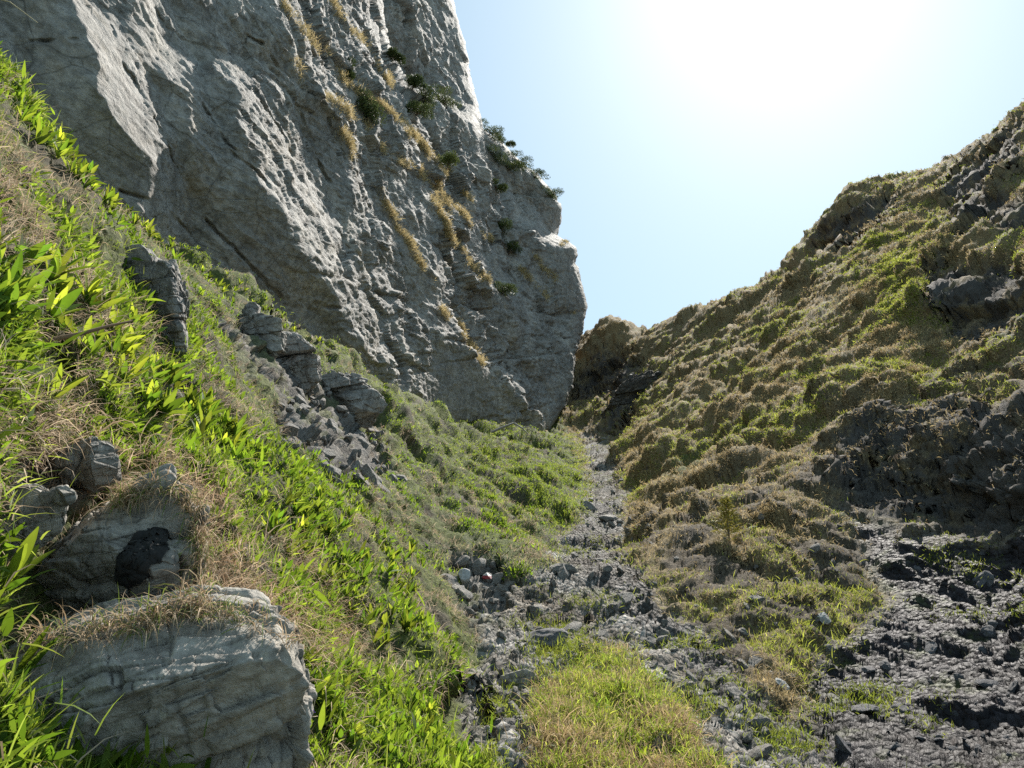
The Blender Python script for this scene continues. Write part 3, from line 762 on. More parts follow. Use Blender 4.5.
field('hillside_grass', 'green grass in strips on the right hillside', 'grass', M_GRASS, w_scr * rightm * greenR * (1 - kno) * (0.35 + 0.65 * farm), 52000, 5, 0.06, 0.006, 0.9, 0.5, (0.15, 0.20, 0.035), (0.36, 0.38, 0.09), 6)
field('hillside_straw', 'golden brown dead tussock grass on the right hillside', 'dry grass', M_STRAW, w_scr * np.maximum(np.maximum(rightm, kno), 0.45 * m_band) * (0.25 + 0.75 * topness) * (1.15 - greenR) * (0.35 + 0.65 * farm), 46000, 6, 0.075, 0.005, 1.9, 0.5, (0.32, 0.235, 0.11), (0.66, 0.53, 0.28), 7, spread=0.06)
field('scree_grass', 'thin green grass sprouting between the scree stones', 'grass', M_GRASS, w_scr * m_scree * sstep(0.05, 0.3, patch2 + 0.4 * (patch1 - 0.5)), 9000, 5, 0.045, 0.005, 0.7, 0.5, (0.07, 0.11, 0.02), (0.17, 0.20, 0.05), 8)

# golden grass along the ledges of the cliff
cw_ = CW
LEDGE = [[(283,5),(305,35),(325,55),(345,80),(365,100)],[(290,55),(300,85),(320,95),(345,110),(362,125),(385,155),(412,165),(430,185),(442,205)],
         [(352,85),(385,110),(405,125),(425,150),(440,165),(470,200)],[(335,115),(345,140),(352,155)],[(380,195),(392,215),(402,235),(414,255),(432,278)],
         [(432,200),(445,225),(455,245),(470,265),(488,282)],[(440,310),(455,325),(470,345),(482,362)],[(520,268),(535,285),(550,300),(572,312)],[(532,258),(548,272),(562,284)],
         [(330,0),(342,20),(360,40),(375,62),(390,85)],[(455,205),(470,225),(490,240)],[(300,30),(320,42),(340,60)],[(425,150),(440,190),(452,215)],[(575,240),(562,244)]]
wq2 = np.stack([cX, cY, cX * 0], -1) / 18.0
lx = cX + 5 * fbm(wq2, 3, 700); ly = cY + 5 * fbm(wq2, 3, 701)
ld = np.minimum.reduce([line_d(lx, ly, l) for l in LEDGE])
cn = CNf[:, :cw_]
ledge_w = sstep(4, 0.3, ld) * sstep(-.2, .2, fbm(CPt[:, :cw_] * 0.5, 3, 715)) * sstep(-0.25, 0.35, cn[..., 2] + 0.5 * fbm(CPt[:, :cw_] * 0.6, 2, 710))
cdu = np.linalg.norm(np.gradient(CPt[:, :cw_], axis=1), axis=-1); cdv = np.linalg.norm(np.gradient(CPt[:, :cw_], axis=0), axis=-1)
gen = np.random.default_rng(20)
wgt = (cdu * cdv / cF ** 2 * ledge_w * np.clip((cn * unit(EYE - CPt[:, :cw_])).sum(-1) + .2, 0, 1)).ravel()
c_ = np.cumsum(wgt); kk = np.minimum(np.searchsorted(c_, gen.random(6500) * c_[-1]), len(c_) - 1)
idx = np.repeat(kk, 7); n = len(idx); bp = CPt[:, :cw_].reshape(-1, 3)[idx] + gen.normal(size=(n, 3)) * 0.10; nn = cn.reshape(-1, 3)[idx]
d = unit(nn * 0.7 + np.array([0, 0, 0.7]) + gen.normal(size=(n, 3)) * 0.45)
fF = cF.ravel()[idx]
V, F, LT, nv = blades(bp - nn * 0.03, d, gen.uniform(0.12, 0.32, n), np.maximum(0.01, fF * 0.0005), gen.uniform(1.0, 2.6, n), gen)
me = mesh_np('ledge_grass', V, F, LT); cc = colours(n, (0.30, 0.26, 0.13), (0.55, 0.47, 0.29), gen, 0.2)
color_attr(me, 'tint', np.concatenate([np.repeat(cc, nv, 0), np.ones((n * nv, 1))], 1))
tag(link('ledge_grass', me, M_STRAW), 'golden dead grass along the ledges of the grey cliff', 'dry grass', None, 'stuff')

#@@THINGS

# ------------------------------------------------------------------ rocks
def ray_pt(px, py, f): return EYE + pix_dir(px, py) * np.asarray(f)[..., None]

def outcrop(name, label, cat, outline, f0, bulge, thick, mat, seed, fs=0.35, amp=0.10, tilt=(0, 0), parent=None, group=None, nr=150, nt_=300, crackd=0.25):
    """a closed rock with the given silhouette as seen from the path, bulging towards it and as thick behind"""
    ol = np.array(outline, float); c = ol.mean(0)
    th = np.linspace(-math.pi, math.pi, nt_, endpoint=False)
    rad = np.empty(nt_)
    for k, t in enumerate(th):
        best = 1.0; dx, dy = math.cos(t), math.sin(t)
        for (x0, y0), (x1, y1) in zip(ol, np.roll(ol, -1, 0)):
            ex, ey = x1 - x0, y1 - y0; den = dx * ey - dy * ex
            if abs(den) < 1e-9: continue
            a_ = ((x0 - c[0]) * ey - (y0 - c[1]) * ex) / den; u_ = ((x0 - c[0]) * dy - (y0 - c[1]) * dx) / den
            if a_ > 0 and -1e-6 <= u_ <= 1 + 1e-6: best = max(best, a_)
        rad[k] = best
    rad = np.convolve(np.concatenate([rad[-2:], rad, rad[:2]]), [.1, .2, .4, .2, .1], 'valid')
    rk_ = np.hanning(91); rk_ /= rk_.sum(); rads = np.convolve(np.concatenate([rad[-45:], rad, rad[:45]]), rk_, 'valid') * 1.04
    rho = np.sin(np.linspace(0.0, math.pi / 2, nr)) ** 0.9
    gp = np.random.default_rng(723 + seed)
    planes = [(gp.normal() * .62, gp.normal() * .62, gp.uniform(.7, 1.15)) for _ in range(7)]
    rows = []
    for side in (-1, 1):
        rr = rho if side < 0 else rho[::-1][1:]
        px = c[0] + rr[:, None] * rad[None] * np.cos(th)[None]; py = c[1] + rr[:, None] * rad[None] * np.sin(th)[None]
        re_ = rr[:, None] * (rad / rads)[None] * (1 - rr[:, None] ** 5) + rr[:, None] ** 6
        dome = np.clip(1 - np.clip(re_, 0, 1) ** 2.6, 0, 1) ** 0.55
        if side < 0:
            ux = (px - c[0]) / rad.mean(); uy = (py - c[1]) / rad.mean()
            hgt = dome * 1.25
            for a_, b_, c_ in planes: hgt = np.minimum(hgt, c_ + a_ * ux + b_ * uy)
            dome = np.maximum(hgt, dome * 0.25)
        f = f0 + (bulge * -dome if side < 0 else thick * dome) + tilt[0] * (px - c[0]) / 100 + tilt[1] * (py - c[1]) / 100
        rows.append(ray_pt(px, py, f))
    G = np.concatenate(rows, 0)
    G = np.concatenate([G, G[:, :1]], 1)
    C0 = G.mean((0, 1)); ext = G.reshape(-1, 3).std(0)
    ND = unit((G - C0) / ext ** 2 + np.array([0, -cp, -sp]) * 0.6 / ext.mean())
    b1 = blocks(G + seed * 1.3, fs, 800 + seed, (0.5, 0.8, 1.1), 0.3); b2 = blocks(G + seed, fs * 0.36, 810 + seed); b3 = blocks(G + seed, fs * 0.13, 815 + seed)
    rg_ = fbm((G @ _ax.T) * np.array([1.0, 2.0, 4.0]) / fs, 6, 820 + seed, ridged=True)
    G = G + ND * (amp * (0.80 * b1 + 0.36 * b2 + 0.20 * b3 + 0.10 * rg_ + 0.12 * fbm(G * 14 / fs, 5, 830)))[..., None]
    me = grid_piece(name, G, np.ones((G.shape[0] - 1, G.shape[1] - 1), bool), {})
    o = link(name, me, mat, parent)
    if parent is None: tag(o, label, cat, group)
    return o, G
up_rock, GA = outcrop('boulder', 'grey boulder with a black moss patch, upper of the two big foreground rocks', 'rock',
    [(132,492),(165,476),(190,496),(206,510),(202,560),(190,600),(150,640),(92,650),(36,640),(22,596),(50,556),(94,518)], 2.6, 0.30, 0.5, M_BOULDER, 1, 0.36, 0.06, (0.0, 0.0))
low_rock, GB = outcrop('boulder', 'largest pale grey boulder at the lower left with a deep diagonal crack', 'rock',
    [(120,622),(192,606),(245,610),(288,626),(302,670),(298,720),(290,820),(140,860),(-10,830),(-20,730),(0,660),(60,636)], 2.2, 0.36, 0.6, M_BOULDER, 2, 0.42, 0.085, (0.1, -0.06))
outcrop('boulder', 'low grey rock at the left edge beside a small round stone', 'rock', [(-40,492),(8,486),(36,487),(68,500),(60,528),(30,546),(-40,552)], 2.42, 0.16, 0.35, M_BOULDER, 3, 0.3, 0.05)
outcrop('stone', 'small round pale stone resting on the low rock at the left edge', 'stone', [(52,488),(66,485),(78,492),(74,502),(60,506),(50,498)], 2.36, 0.05, 0.08, M_BOULDER, 4, 0.12, 0.012, nr=30, nt_=80)
outcrop('boulder', 'grey rock wedged in dead grass under the leafy plants, left of the twig', 'rock', [(60,452),(92,440),(116,452),(122,478),(96,490),(66,480)], 2.85, 0.10, 0.3, M_STONE, 5, 0.2, 0.04)
outcrop('boulder', 'dark angular outcrop among the leafy plants halfway up the slope', 'rock', [(118,252),(140,250),(172,268),(186,300),(184,345),(160,362),(138,336),(124,300)], 5.3, 0.14, 0.8, M_STONE, 6, 0.5, 0.12)
outcrop('boulder', 'block of grey rock on the slope crest against the cliff foot', 'rock', [(228,330),(250,312),(274,322),(280,350),(254,372),(228,362)], 10.2, 0.2, 1.2, M_STONE, 7, 0.8, 0.2)
outcrop('boulder', 'slanting slab of grey rock below the crest, right of the crest block', 'rock', [(272,332),(296,334),(320,356),(324,382),(300,400),(270,380)], 11.6, 0.25, 1.4, M_STONE, 8, 0.9, 0.22)
outcrop('boulder', 'pale broken rock ledge at the foot of the cliff above the rubble', 'rock', [(308,380),(336,372),(366,384),(380,402),(362,420),(330,418),(304,400)], 14.6, 0.35, 1.6, M_STONE, 9, 0.9, 0.25)
outcrop('boulder', 'dark rock rib sticking out of the lower right scree', 'rock', [(828,640),(846,648),(872,676),(902,712),(886,722),(850,704),(826,676)], 8.3, 0.25, 0.7, M_DARK, 10, 0.45, 0.10)
outcrop('boulder', 'grey bedrock hump in the lower right scree, left of the dark rib', 'rock', [(764,622),(790,612),(806,630),(802,652),(776,656),(760,642)], 8.9, 0.15, 0.5, M_STONE, 11, 0.4, 0.08)
outcrop('boulder', 'tall dark crag standing beside the top of the gully', 'rock', [(596,425),(612,400),(632,378),(652,368),(662,380),(650,405),(628,428),(606,440)], 49.0, 1.2, 4, M_DARK, 12, 2.2, 0.55)
outcrop('boulder', 'flat grey slab half buried in the path beside the grassy mound', 'rock', [(500,676),(524,670),(544,680),(540,694),(512,698),(496,690)], 6.1, 0.06, 0.3, M_STONE, 13, 0.3, 0.03, nr=40, nt_=120)

def stone_mesh(name, seed, mat, flat=0.6, sub=3):
    g = np.random.default_rng(seed); bm = bmesh.new(); bmesh.ops.create_icosphere(bm, subdivisions=sub, radius=1)
    V = np.array([v.co[:] for v in bm.verts])
    for _ in range(11):
        n = unit(g.normal(size=3)); d_ = g.uniform(0.5, 0.85); t = V @ n - d_
        V = V - np.where(t > 0, t, 0)[:, None] * n
    V = V * np.array([1.0, g.uniform(.6, .9), flat]) + 0.05 * np.stack([gnoise(V * 3, seed + k) for k in range(3)], -1)
    for v, c in zip(bm.verts, V): v.co = c
    me = bpy.data.meshes.new(name); bm.to_mesh(me); bm.free(); me.materials.append(mat)
    me.polygons.foreach_set('use_smooth', [False] * len(me.polygons)); return me
gen = np.random.default_rng(41)
def stones(name, lab, cat, group, mat, poly, n, smin, smax, seed, flat=0.55):
    protos = [stone_mesh(name, seed + k, mat, flat) for k in range(6)]
    src = [bpy.data.objects.new(name, m) for m in protos]
    pl = np.array(poly, float); lo = pl.min(0); hi = pl.max(0); k = 0; tries = 0
    while k < n and tries < n * 30:
        tries += 1; x, y = gen.uniform(lo, hi)
        if poly_sd(np.array([x]), np.array([y]), poly)[0] < 0: continue
        p, nr_ = on_ground(x, y)
        o = src[k % 6].copy() if k >= 6 else src[k]
        COL.objects.link(o)
        sc_ = smin * (smax / smin) ** (gen.random() ** 2.2)
        o.scale = (sc_ * gen.uniform(.8, 1.3), sc_, sc_ * gen.uniform(.7, 1.2))
        o.location = p - nr_ * sc_ * 0.10
        o.rotation_euler = (nr_.to_track_quat('Z', 'Y').to_matrix() @ Matrix.Rotation(gen.uniform(0, 6.28), 3, 'Z') @ Matrix.Rotation(gen.normal() * .25, 3, 'X')).to_euler()
        tag(o, lab, cat, group); k += 1
stones('stone', 'loose grey stone lying in the stony gully bed', 'stone', 'loose stones in the gully bed', M_STONE, [(585,440),(605,445),(618,490),(600,560),(655,605),(700,650),(780,740),(740,768),(690,712),(640,660),(560,650),(530,700),(530,766),(485,766),(478,690),(510,620),(560,565),(592,520)], 130, 0.035, 0.16, 1000)
stones('rock_block', 'grey block lodged in the upper stone chute', 'stone', 'blocks lodged in the upper stone chute', M_STONE, [(586,452),(618,452),(640,530),(620,575),(560,575),(588,520)], 40, 0.06, 0.26, 1500, 0.7)
stones('stone', 'dark loose stone lying on the wet scree at lower right', 'stone', 'loose stones on the wet scree', M_SLATE, [(820,520),(925,545),(1022,535),(1022,766),(850,766),(800,710),(880,620)], 110, 0.02, 0.15, 1100, 0.4)
stones('rock_block', 'angular grey block in the rubble below the cliff foot', 'stone', 'rubble blocks below the cliff foot', M_STONE, [(270,400),(320,380),(370,415),(412,470),(395,492),(330,480),(285,445)], 80, 0.06, 0.22, 1200, 0.7)
stones('stone', 'small grey stone among the mound grass', 'stone', 'stones among the mound grass', M_STONE, [(545,690),(600,664),(660,700),(735,766),(540,766)], 26, 0.025, 0.09, 1600, 0.5)
stones('rock_block', 'small grey block on the bank beside the painted stone', 'stone', 'blocks on the bank left of the path', M_STONE, [(440,562),(480,560),(520,590),(505,640),(470,620)], 34, 0.06, 0.22, 1300, 0.7)
stones('stone', 'small grey stone on the patchy turf right of the stream', 'stone', 'stones on the turf right of the stream', M_STONE, [(640,520),(800,500),(860,590),(800,700),(720,660),(650,580)], 60, 0.03, 0.13, 1400, 0.5)
def single(name, lab, px, py, size, mat, seed, flat=0.5, lift=0.15, cat='stone'):
    p, nr_ = on_ground(px, py); o = link(name, stone_mesh(name, seed, mat, flat, 4)); o.scale = (size,) * 3
    o.location = p + nr_ * size * lift; o.rotation_euler = nr_.to_track_quat('Z', 'Y').to_euler(); return tag(o, lab, cat), p, nr_
single('stone', 'bright white stone on the dark turf above the dark rock rib', 823, 619, 0.085, M_PALE, 31)
single('stone', 'flat white stone lying beside the stream right of the mound', 782, 685, 0.075, M_PALE, 32, 0.3)
single('stone', 'white stone left of the painted stone', 462, 577, 0.13, M_PALE, 33, 0.8)
single('rock_block', 'long flat dark stone lying across the stony path', 548, 645, 0.26, M_SLATE, 34, 0.35)
def plain(name, col, rough=0.6):
    m, nt, out = new_mat(name); b = NB(nt); P = b.n('ShaderNodeTexCoord').outputs['Object']
    c = b.mix(b.noise(P, 6, 5), tuple(v * .55 for v in col), col)
    bs = b.n('ShaderNodeBsdfPrincipled', i_Base_Color=c, i_Roughness=rough); nt.links.new(bs.outputs[0], out.inputs['Surface']); return m
M_RED, M_WHITE = plain('red_paint', (0.30, 0.025, 0.03)), plain('white_paint', (0.55, 0.55, 0.53))
mk, p, _ = single('painted_stone', 'stone with a red and white painted trail mark on the left bank', 489, 579, 0.10, M_STONE, 35, 0.95, 0.3)
mk.rotation_euler = (0, 0, 0); me = mk.data
me.materials.append(M_RED); me.materials.append(M_WHITE)
for f in me.polygons:
    c = f.center
    if c.y < -0.05 and abs(c.x) < 0.62:
        f.material_index = 2 if 0.22 < c.z < 0.62 else (1 if -0.25 < c.z <= 0.22 else 0)

# black moss on the upper boulder
cg = np.argwhere(np.ones(GA.shape[:2], bool))
ax, ay, af = project(GA)
front = np.zeros(GA.shape[:2], bool); front[:150] = True
mx_, my_ = ax + 11 * fbm(GA * 11, 4, 900), ay + 11 * fbm(GA * 11, 4, 901)
mm = poly_sd(mx_, my_, [(120,558),(136,534),(166,528),(168,552),(148,576),(128,590),(117,578)])
gm = (mm > 0) & front
nA = unit(np.cross(np.gradient(GA, axis=1), np.gradient(GA, axis=0))); nA = nA if (nA[3, 3] * (EYE - GA[3, 3])).sum() > 0 else -nA
GM = GA + nA * (0.011 + 0.022 * sstep(0, 8, mm) * (0.6 + 0.9 * fbm(GA * 45, 4, 905)))[..., None]
M_MOSS = plain('black_moss', (0.012, 0.012, 0.011), 0.95)
me = grid_piece('moss_patch', GM, (fm(gm.astype(float)) > 0.5), {})
tag(link('moss_patch', me, M_MOSS, up_rock), 'black moss patch')

# dead grass and moss in the cracks of the two big boulders
Q_ = np.concatenate([GA[:150].reshape(-1, 3), GB[:150].reshape(-1, 3)]); qx, qy, qf = project(Q_)
cd_ = np.minimum.reduce([line_d(qx, qy, [(30,640),(70,640),(120,630),(165,618),(205,606)]), line_d(qx, qy, [(120,505),(150,490),(196,506)]) , line_d(qx, qy, [(198,520),(206,570),(192,600)]), line_d(qx, qy, [(205,615),(250,618),(290,640)])])
wq_ = sstep(13, 2, cd_) / 1.0; cq = np.cumsum(wq_); gq = np.random.default_rng(61)
kq = np.minimum(np.searchsorted(cq, gq.random(520) * cq[-1]), len(cq) - 1); iq = np.repeat(kq, 6); n = len(iq)
dq = unit(np.array([0.1, -0.6, 0.7]) + gq.normal(size=(n, 3)) * .5)
V, F, LT, nv = blades(Q_[iq] + gq.normal(size=(n, 3)) * .012, dq, gq.uniform(.05, .13, n), np.full(n, .0026), gq.uniform(1.2, 3.2, n), gq, segs=4)
me = mesh_np('crevice_grass', V, F, LT); cc = colours(n, (0.30, 0.21, 0.11), (0.56, 0.45, 0.29), gq, .25); gm_ = gq.random(n) < .25; cc[gm_] = colours(int(gm_.sum()), (.09, .15, .02), (.2, .25, .05), gq)
color_attr(me, 'tint', np.concatenate([np.repeat(cc, nv, 0), np.ones((n * nv, 1))], 1))
tag(link('crevice_grass', me, M_STRAW), 'dead grass growing in the cracks between the two big boulders', 'dry grass', None, 'stuff')

# ------------------------------------------------------------------ leafy plants
def leaf_geo(g, length, width, base, d, droop, fold=0.35):
    """one lance-shaped leaf, folded along the midrib"""
    n = 6; d = unit(np.array(d, float)); side = unit(np.cross(d, [0, 0, 1.0]) + 1e-4); V = []; p = np.array(base, float)
    for k in range(n + 1):
        t = k / n; w_ = width * (math.sin(math.pi * min(1, (t * .92 + .06))) ** 0.8) * 0.5
        up_ = np.cross(side, d)
        V += [p - side * w_ + up_ * w_ * fold, p.copy(), p + side * w_ + up_ * w_ * fold]
        p = p + d * length / n; d = unit(d + np.array([0, 0, -1.0]) * droop / n)
    F = []
    for k in range(n):
        a_ = 3 * k; F += [a_, a_ + 1, a_ + 4, a_ + 3, a_ + 1, a_ + 2, a_ + 5, a_ + 4]
    return np.array(V), F
def plant_leaves(g, nleaf, length):
    out = []
    a0 = g.uniform(0, 6.28)
    for k in range(nleaf):
        a_ = a0 + k * 2.4 + g.normal() * .3; tilt = 0.12 + 0.50 * k / nleaf + g.uniform(0, .25)
        d = np.array([math.sin(tilt) * math.cos(a_), math.sin(tilt) * math.sin(a_), math.cos(tilt)])
        out.append(leaf_geo(g, length * g.uniform(.65, 1.1), length * g.uniform(.17, .24), np.array([0, 0, -0.02]) + d * 0.01, d, g.uniform(.0, .6)))
    return out
def plant_mesh(name, leaves, g):
    Vs, Fs, Cs, o_ = [], [], [], 0
    for V, F in leaves:
        Vs.append(V); Fs.append(np.array(F) + o_); o_ += len(V)
        c = colours(1, (0.055, 0.125, 0.018), (0.19, 0.245, 0.045), g, 0.28); Cs.append(np.repeat(np.concatenate([c, [[1]]], 1), len(V), 0))
    F = np.concatenate(Fs); me = mesh_np(name, np.concatenate(Vs), F, np.full(len(F) // 4, 4)); color_attr(me, 'tint', np.concatenate(Cs)); me.materials.append(M_LEAF); return me
pg = np.random.default_rng(55)
protos = [plant_mesh('leafy_plant', plant_leaves(pg, int(pg.integers(5, 9)), 1.0), pg) for _ in range(9)]
used_p = {}
def put_plant(px, py, size, lab, group):
    p, nr_ = on_ground(px, py); k = int(pg.integers(0, 9))
    if k in used_p: o = used_p[k].copy()
    else: o = bpy.data.objects.new('leafy_plant', protos[k]); used_p[k] = o
    COL.objects.link(o); o.location = p; s_ = size * pg.uniform(.75, 1.25); o.scale = (s_,) * 3
    ax_ = (nr_ * 0.35 + Vector((0, 0, 1)) * 0.65 + Vector(pg.normal(size=3)) * .12).normalized()
    o.rotation_euler = (ax_.to_track_quat('Z', 'Y').to_matrix() @ Matrix.Rotation(pg.uniform(0, 6.28), 3, 'Z')).to_euler()
    return tag(o, lab, 'plant', group)
def cluster(poly, n, size, lab, group):
    pl = np.array(poly, float); lo = pl.min(0); hi = pl.max(0); k = t = 0
    while k < n and t < n * 40:
        t += 1; x, y = pg.uniform(lo, hi)
        if poly_sd(np.array([x]), np.array([y]), poly)[0] > 0: put_plant(x, y, size, lab, group); k += 1
cluster([(-30,225),(40,250),(90,285),(128,300),(135,360),(90,395),(30,330),(-30,330)], 36, 0.14, 'broad leaved green plant in the big clump at the left edge', 'leafy plants in the clump at the left edge')
cluster([(110,335),(170,375),(215,410),(252,455),(240,470),(175,440),(110,385)], 50, 0.15, 'upright leafy green plant in the row below the dark outcrop', 'leafy plants in the row below the dark outcrop')
cluster([(20,95),(100,165),(210,255),(330,345),(310,352),(190,275),(80,185),(20,130)], 80, 0.13, 'small leafy plant on the sunny crest of the left slope', 'leafy plants along the crest of the left slope')
cluster([(255,480),(330,500),(420,540),(425,640),(350,650),(310,600),(270,540)], 80, 0.125, 'small leafy plant on the slope right of the boulders', 'leafy plants right of the boulders')
cluster([(305,650),(380,670),(440,720),(430,766),(310,766)], 26, 0.10, 'leafy plant at the bottom edge right of the largest boulder', 'leafy plants at the bottom edge right of the largest boulder')
cluster([(590,690),(640,690),(700,745),(690,766),(600,766)], 14, 0.08, 'leafy plant growing in the mound grass', 'leafy plants in the mound grass')
# the nearest ones: every leaf a part of its own
for px, py, sz, nl, lab in ((8,690,.16,6,'leafy plant with long leaves at the left edge beside the largest boulder'), (52,728,.16,6,'leafy plant standing before the largest boulder, right of the edge plant'),
        (84,772,.13,4,'short leafy plant at the bottom edge before the largest boulder'), (4,585,.17,7,'spiky leafy plant at the left edge below the low rock'),
        (14,752,.12,5,'low leafy plant in the bottom left corner'), (48,318,.19,7,'tallest leafy plant above the twig'), (86,362,.17,5,'leafy plant just below the twig'),
        (52,398,.15,5,'leafy plant with few leaves beneath the twig in dead grass'), (318,690,.13,5,'leafy plant against the right side of the largest boulder'), (276,520,.13,4,'upright bright leafy plant right of the mossy boulder'),
        (92,436,.12,5,'leafy plant just above the wedged grey rock'), (8,300,.19,7,'leafy plant with wide bright leaves at the left edge above the twig')):
    p, nr_ = on_ground(px, py)
    f_off = 0.0
    r_ = bpy.data.objects.new('leafy_plant', None); COL.objects.link(r_); r_.location = p + nr_ * f_off
    r_.rotation_euler = ((nr_ * .3 + Vector((0, 0, 1)) * .7).normalized().to_track_quat('Z', 'Y')).to_euler()
    tag(r_, lab, 'plant')
    for V, F in plant_leaves(pg, nl, sz):
        o = link('leaf', plant_mesh('leaf', [(V, F)], pg), M_LEAF, r_)

# ------------------------------------------------------------------ bushes on the cliff, sapling, twig, branch, flowers
M_BARK = plain('bark', (0.16, 0.12, 0.09), 0.9); M_TWIG = plain('twig_wood', (0.20, 0.12, 0.06), 0.85); M_GREYWOOD = plain('weathered_wood', (0.36, 0.33, 0.30), 0.9)
def tube(pts, rads, sides=8):
    pts = np.array(pts, float); V, F = [], []
    for k, p in enumerate(pts):
        t = unit(pts[min(k + 1, len(pts) - 1)] - pts[max(k - 1, 0)]); a_ = unit(np.cross(t, [0.3, 0.2, 1.0])); b_ = np.cross(t, a_)
        for j in range(sides):
            th = 6.2832 * j / sides; V.append(p + rads[k] * (math.cos(th) * a_ + math.sin(th) * b_))
    for k in range(len(pts) - 1):
        for j in range(sides): F += [k * sides + j, k * sides + (j + 1) % sides, (k + 1) * sides + (j + 1) % sides, (k + 1) * sides + j]
    return np.array(V), F
def tube_mesh(name, tubes):
    Vs, Fs, o_ = [], [], 0
    for V, F in tubes: Vs.append(V); Fs.append(np.array(F) + o_); o_ += len(V)
    F = np.concatenate(Fs); return mesh_np(name, np.concatenate(Vs), F, np.full(len(F) // 4, 4))
bg_ = np.random.default_rng(77)
def bush(px, py, w_, h_, lab, ca=(0.045, 0.07, 0.022), cb=(0.12, 0.15, 0.05), n=2400, slant=0.0):
    p, nr_ = on_cliff(px, py); r_ = bpy.data.objects.new('dwarf_pine', None); COL.objects.link(r_); r_.location = p; tag(r_, lab, 'bush')
    nr_ = np.array(nr_); ctr = nr_ * 0.25 + np.array([0, 0, h_ * 0.45])
    # a handful of lobes, then needles round each
    nl = 9; lob = np.clip(bg_.normal(size=(nl, 3)), -1.4, 1.4) * np.array([w_ * .24, w_ * .24, h_ * .18]) + ctr
    lob[:, 2] -= slant * (lob[:, 0])
    k = bg_.integers(0, nl, n); dirs = unit(bg_.normal(size=(n, 3))); rad_ = bg_.uniform(.1, 1, n) ** .5
    B = lob[k] + dirs * rad_[:, None] * np.array([w_ * .26, w_ * .26, h_ * .27])
    V, F, LT, nv = blades(B, unit(dirs + [0, 0, .9]), bg_.uniform(.05, .14, n), np.full(n, .04), np.full(n, .2), bg_, segs=2)
    me = mesh_np('foliage', V, F, LT); cc = colours(n, ca, cb, bg_, .25); color_attr(me, 'tint', np.concatenate([np.repeat(cc, nv, 0), np.ones((n * nv, 1))], 1))
    link('foliage', me, M_NEEDLE, r_)
    tb_ = [tube([(-nr_ * .2), ctr * .5, lob[j]], [.05, .035, .012], 6) for j in range(5)]
    link('stem', tube_mesh('stem', tb_), M_BARK, r_); return r_
M_NEEDLE = leaf_mat('pine_needles', 0.2, 0.6, 0.25)
for px, py, w_, h_, lab in ((343,72,1.0,1.0,'small dark bush highest on the grassy ledges of the cliff'), (363,112,1.3,1.3,'upper part of the tall bush on the middle ledge of the cliff'),
        (372,128,1.5,1.5,'broad bush on the middle ledge of the cliff just below its taller neighbour'), (412,92,1.2,.8,'yellowish bush at the left end of the ledge under the tower'), (425,98,1.6,.8,'long dark bush on the ledge under the tower'),
        (447,104,1.8,.7,'low dark bush at the right end of the ledge under the tower'), (416,116,1.3,.8,'dark bush just beneath the ledge under the tower'), (448,168,1.6,1.2,'round dark bush in the cleft left of the buttress'),
        (492,132,1.5,.8,'bush on the notch where the tower meets the buttress'), (506,141,1.2,.7,'bush on the upper skyline of the buttress'), (520,160,1.5,.8,'bush halfway down the skyline of the buttress'),
        (537,176,1.5,.8,'bush on the sloping skyline lower on the buttress'), (553,194,1.6,.9,'lowest bush on the skyline of the buttress'), (495,153,1.8,.8,'flat bush on the buttress face just under the notch'),
        (508,172,2.2,.8,'long flat bush across the buttress face'), (495,190,1.4,.8,'bush low on the left of the buttress face'), (497,240,2.0,1.6,'large bush on the ledge below the buttress'), (508,256,1.6,1.2,'bush at the lower end of the ledge below the buttress'),
        (503,296,1.5,1.2,'lone dark bush on the bare cliff below the ledges'), (390,60,1.0,.6,'small bush at the foot of the tower wall')):
    sk_ = 'skyline' in lab or 'notch' in lab; bush(px - (3 if sk_ else 0), py + (3 if sk_ else 0), w_ * (1.35 if sk_ else 1.0), h_ * (0.55 if sk_ else 0.85), lab, slant=0.55 if sk_ else 0.0)
p, nr_ = on_ground(731, 540)
sap = bpy.data.objects.new('conifer_sapling', None); COL.objects.link(sap); sap.location = p; sap.scale = (.8, .8, .8); tag(sap, 'small yellowish conifer sapling on the turf right of the gully', 'tree')
link('trunk', tube_mesh('trunk', [tube([(0, 0, -.05), (0, 0, .4), (.01, 0, .72)], [.02, .013, .004], 6)]), M_BARK, sap)
Bs, Ds, Ls = [], [], []
for k in range(60):
    z_ = .06 + .66 * (k / 60) + bg_.normal() * .02; L_ = .30 * (1.05 - z_ * 1.2) * bg_.uniform(.6, 1.2); a_ = k * 2.4 + bg_.normal() * .4; dd = np.array([math.cos(a_), math.sin(a_), .45])
    for q in np.linspace(.15, 1, 9): Bs += [np.array([0, 0, z_]) + dd * L_ * q] * 2; Ds += [dd + bg_.normal(size=3) * .6 for _ in range(2)]; Ls += [.09, .07]
n = len(Bs); V, F, LT, nv = blades(np.array(Bs), unit(np.array(Ds)), np.array(Ls), np.full(n, .014), np.full(n, .3), bg_, segs=2)
me = mesh_np('crown', V, F, LT); cc = colours(n, (.16, .16, .03), (.30, .27, .07), bg_); color_attr(me, 'tint', np.concatenate([np.repeat(cc, nv, 0), np.ones((n * nv, 1))], 1)); link('crown', me, M_NEEDLE, sap)
